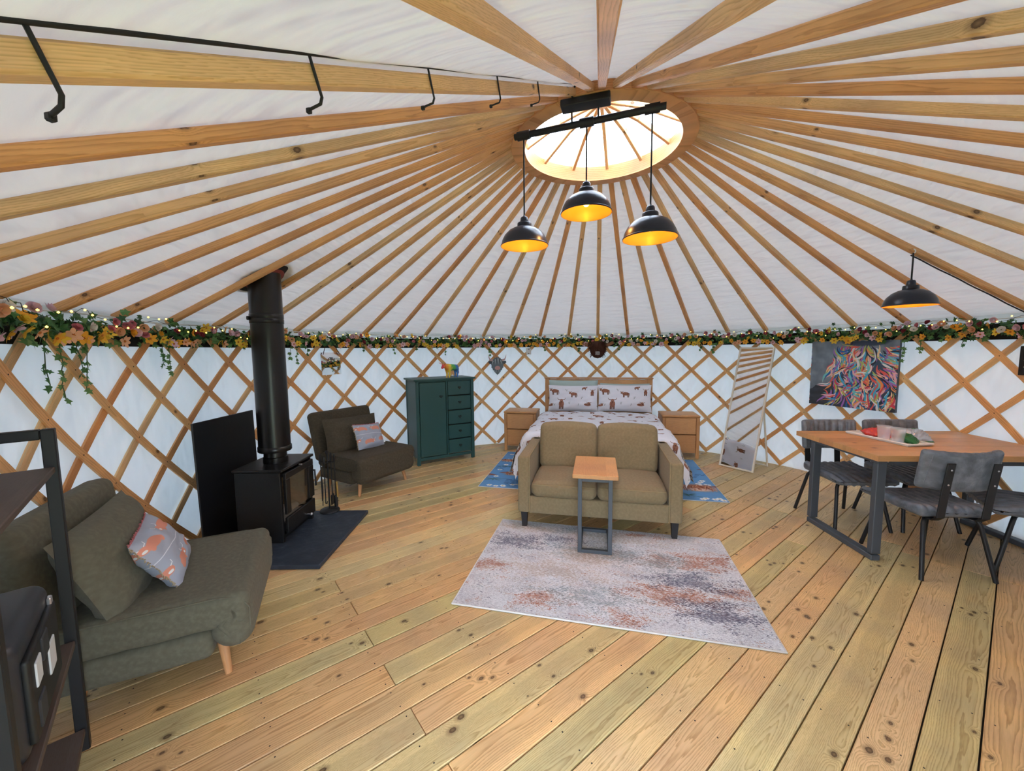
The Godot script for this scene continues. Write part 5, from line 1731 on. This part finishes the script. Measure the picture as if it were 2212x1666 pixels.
	for i in 150:
		var y := r.randf_range(-0.10, 0.13)
		var hw := 0.125 + y * 0.25
		var x := r.randf_range(-1, 1) * hw
		var z := 0.036 + 0.02 * (1 - pow(x / hw, 2))
		var a := Vector3(x, y, z)
		var d := Vector3(x * 0.15 + r.randf_range(-0.02, 0.02), r.randf_range(-0.05, -0.025), r.randf_range(-0.006, 0.012))
		tube(tw, [a, a + d * 0.5 + Vector3(0, 0, 0.010), a + d], 0.0042, 4)
	for i in 40:
		var ang := TAU * i / 40.0
		var a := Vector3(sin(ang) * (0.12 + 0.025 * cos(ang)), cos(ang) * 0.125, 0.01)
		tube(tw, [a, a + Vector3(sin(ang + 0.7), cos(ang + 0.7), 0.2) * 0.016], 0.005, 4)
	stuff(part(w, "twigs", done(tw), M.twig))
	part(w, "nose", rboxm(Vector3(0.075, 0.06, 0.02), 0.0099, 3), mat(rgb(150, 148, 150), 0.8), at(0.0, -0.06, 0.062))
	for q in [-1.0, 1.0]: part(w, "ear", rboxm(Vector3(0.13, 0.05, 0.02), 0.0099, 3), M.twig_light, at(q * 0.19, 0.085, 0.0, 0, 0, q * 0.5))
	# slate at the table end
	xf = rim_xf(82.3, ri - 0.014, 1.43)
	var bl := thing("chalkboard", "small black slate board hung on the lattice above the table", "board", xf.origin, xf.basis.get_euler().y)
	part(bl, "slate", boxm(Vector3(0.21, 0.23, 0.010), 0.002), M.plastic_dark)
	part(bl, "cord", tubem([Vector3(-0.08, 0.115, 0), Vector3(0, 0.22, -0.004), Vector3(0.08, 0.115, 0)], 0.003, 6), M.twig)
	for i in 3: part(bl, "chalk_mark", tubem([Vector3(-0.07, 0.05 - i * 0.05, 0.0065), Vector3(-0.02, 0.056 - i * 0.05, 0.0065), Vector3(0.05 - i * 0.02, 0.048 - i * 0.05, 0.0065)], 0.003, 4), M.white)

# ------------------------------------------------------------------ garlands and fairy lights
func leaf(st: SurfaceTool, o: Vector3, dirv: Vector3, nrm: Vector3, s: float) -> void:
	var y := dirv.normalized()
	var x := y.cross(nrm).normalized()
	var z := x.cross(y)
	st.set_smooth_group(-1)
	var pt := [Vector2(0, 0), Vector2(0.5, 0.12), Vector2(0.30, 0.42), Vector2(0.62, 0.62), Vector2(0.22, 0.72), Vector2(0, 1.1), Vector2(-0.22, 0.72), Vector2(-0.62, 0.62), Vector2(-0.30, 0.42), Vector2(-0.5, 0.12)]
	var v := []
	for p in pt: v.append(o + (x * p.x + y * p.y - z * abs(p.x) * 0.28) * s)
	var c: Vector3 = o + (y * 0.42 + z * 0.05) * s
	for i in 10: tri(st, c, v[i], v[(i + 1) % 10])

func rose_mesh(s: float) -> ArrayMesh:
	var st := begin()
	for l in 3:
		var n := 5 - l
		for k in n:
			var a := TAU * (k + 0.4 * l) / n
			grid(st, 3, 2, func(u: float, v: float) -> Vector3:
				var b := a + (u - 0.5) * TAU / n * 1.25
				var rr: float = (0.12 + 0.38 * v * (1.0 - 0.28 * l)) * (1.0 + 0.1 * cos((u - 0.5) * PI))
				return Vector3(cos(b) * rr, sin(b) * rr, 0.06 + v * (0.12 + 0.16 * l)) * s)
	return done(st)

func bloom_mesh(s: float) -> ArrayMesh:
	var st := begin()
	for k in 6:
		var a := TAU * k / 6
		grid(st, 2, 3, func(u: float, v: float) -> Vector3:
			var b := a + (u - 0.5) * 1.15 * sin(PI * (0.18 + 0.75 * v))
			var rr := 0.08 + 0.46 * v
			return Vector3(cos(b) * rr, sin(b) * rr, 0.05 + 0.22 * v * v * (0.6 + 0.4 * sin(k * 2.1)) + 0.03 * abs(u - 0.5)) * s)
	return done(st)

func vine(parent: Node3D, az: float, r: float, y0: float, len_: float, rg: RandomNumberGenerator, org: Transform3D) -> void:
	var n := int(len_ / 0.035)
	var pts := []
	var x := 0.0
	for i in n + 1:
		x += rg.randf_range(-0.010, 0.010)
		pts.append(org.affine_inverse() * (rim_xf(az, r, y0) * Vector3(x, -len_ * i / n, rg.randf_range(-0.004, 0.006))))
	var v := part(parent, "trailing_vine", tubem(pts, 0.0022, 5), M.stem)
	var st := begin()
	for i in range(1, n + 1):
		for q in 2:
			if rg.randf() < 0.25: continue
			var d := Vector3(rg.randf_range(-1, 1), rg.randf_range(-1.2, -0.1), rg.randf_range(-0.3, 0.5))
			leaf(st, pts[i], org.basis.inverse() * (rim_xf(az, r, y0).basis * d), org.basis.inverse() * (rim_xf(az, r, y0).basis * Vector3(rg.randf_range(-0.5, 0.5), 0.4, 1)), rg.randf_range(0.026, 0.042))
	stuff(part(v, "vine_leaves", done(st), M.leaf[rg.randi() % 2]))

func build_garlands() -> void:
	var rg := RandomNumberGenerator.new()
	rg.seed = 2024
	var rose := [rose_mesh(0.055), rose_mesh(0.046)]
	var bloom := [bloom_mesh(0.072), bloom_mesh(0.060)]
	var heart := lathem([Vector2(0, 0.0), Vector2(0.007, 0.0), Vector2(0.006, 0.005), Vector2(0, 0.006)], 8)
	var step := 19.0
	var where := ["by the shelf rack", "over the chair bed next to the rack", "left of the heat shield", "by the flue pipe", "over the mirror sign", "above the green dresser", "above the cow plaque", "left of the twig cow head", "right of the twig cow head", "above the standing mirror", "left of the canvas painting", "across the top of the canvas painting", "behind the dining pendant", "above the slate board"]
	var vines := {0: [[-126.5, 0.26], [-124.5, 0.34], [-122.0, 0.22], [-120.5, 0.30]], 1: [[-109.0, 0.18], [-108.0, 0.24]], 3: [[-84.0, 0.16], [-82.5, 0.22], [-80.5, 0.12]], 4: [[-66.0, 0.08], [-58.5, 0.12]], 5: [[-44.0, 0.15], [-52.0, 0.07]], 6: [[-31.0, 0.17]], 7: [[-15.0, 0.10], [-5.0, 0.12]], 8: [[6.0, 0.10]], 9: [[27.0, 0.12], [29.5, 0.16]], 10: [[40.0, 0.10]], 11: [[57.0, 0.12]], 12: [[68.5, 0.16], [66.0, 0.24], [74.0, 0.10]], 13: [[82.0, 0.09]]}
	for g in 14:
		var a0 := -143.0 + g * step
		var am := a0 + step / 2
		var org := rim_xf(am, R - 0.08, 1.69)
		var o := thing("flower_garland", "garland of silk roses and ivy " + where[g], "garland", org.origin, org.basis.get_euler().y, "flower garlands round the wall top")
		var inv := org.affine_inverse()
		var near: float = smoothstep(45.0, 110.0, abs(am))
		var st := [begin(), begin(), begin()]
		for i in 170 + int(60 * near):
			var az := a0 + rg.randf() * step
			var y := 1.692 + rg.randfn(0.0, 0.036) + 0.012 * sin(az * 0.7)
			if y < 1.60: y = 1.66
			var d := Vector3(rg.randf_range(-1, 1), rg.randf_range(-0.8, 0.7), rg.randf_range(-0.1, 0.8))
			var b := rim_xf(az, R - 0.06 - rg.randf() * 0.05, y)
			leaf(st[rg.randi() % 3], inv * b.origin, inv.basis * (b.basis * d), inv.basis * (b.basis * Vector3(rg.randf_range(-0.7, 0.7), rg.randf_range(0, 0.8), 1)), rg.randf_range(0.030, 0.052))
		for k in 3: stuff(part(o, "ivy_leaves", done(st[k]), M.leaf[k]))
		var stem := []
		for i in 15: stem.append(inv * rim(a0 + step * i / 14.0, R - 0.075, 1.69 + 0.012 * sin(i * 1.3)))
		part(o, "stem", tubem(stem, 0.005, 5), M.stem)
		for i in 30:
			var az := a0 + (i + rg.randf_range(0.1, 0.9)) * step / 30.0
			var low := rg.randf() < 0.42
			var y := rg.randf_range(1.618, 1.66) if low else rg.randf_range(1.67, 1.775)
			var b := rim_xf(az, R - 0.115 - rg.randf() * 0.03, y)
			var c: String = (["yellow", "orange", "orange", "pink", "peach", "yellow"] if low else ["pink", "wine", "peach", "rose", "white", "yellow", "pink", "orange"])[rg.randi() % (6 if low else 8)]
			var kind := (c == "yellow" or c == "orange") and rg.randf() < 0.8 or low
			var tilt := at(0, 0, 0, rg.randf_range(-0.7, 0.7), rg.randf_range(-0.2, 0.7) if low else rg.randf_range(-0.7, 0.3), rg.randf() * TAU)
			var fl := part(o, "flower", (bloom if kind else rose)[rg.randi() % 2], M.petal[c], inv * b * tilt)
			if kind: part(fl, "flower_heart", heart, M.heart, at(0, 0, 0.004, 0, PI / 2))
		for q in vines.get(g, []): vine(o, q[0], R - 0.075, 1.66, q[1], rg, org)
	# fairy lights
	var fl := thing("fairy_lights", "warm white fairy lights strung along the flower garlands", "string lights")
	var wire := []
	var bulbs := begin()
	var i := 0
	var az := -142.0
	while az < 122.0:
		var y := 1.755 + 0.028 * sin(az * 0.55) + rg.randf_range(-0.012, 0.012)
		var r := R - 0.13 - rg.randf() * 0.02
		wire.append(rim(az, r, y))
		if i % 2 == 0:
			var p := rim(az, r - 0.012, y + rg.randf_range(-0.05, 0.035))
			lathe(bulbs, [Vector2(0, -0.0065), Vector2(0.0055, -0.002), Vector2(0.0055, 0.002), Vector2(0, 0.0065)], 6, Transform3D(Basis(), p))
		i += 1
		az += 0.85
	part(fl, "wire", tubem(wire, 0.0016, 4), M.cable)
	stuff(part(fl, "light_bulbs", done(bulbs), M.fairy))
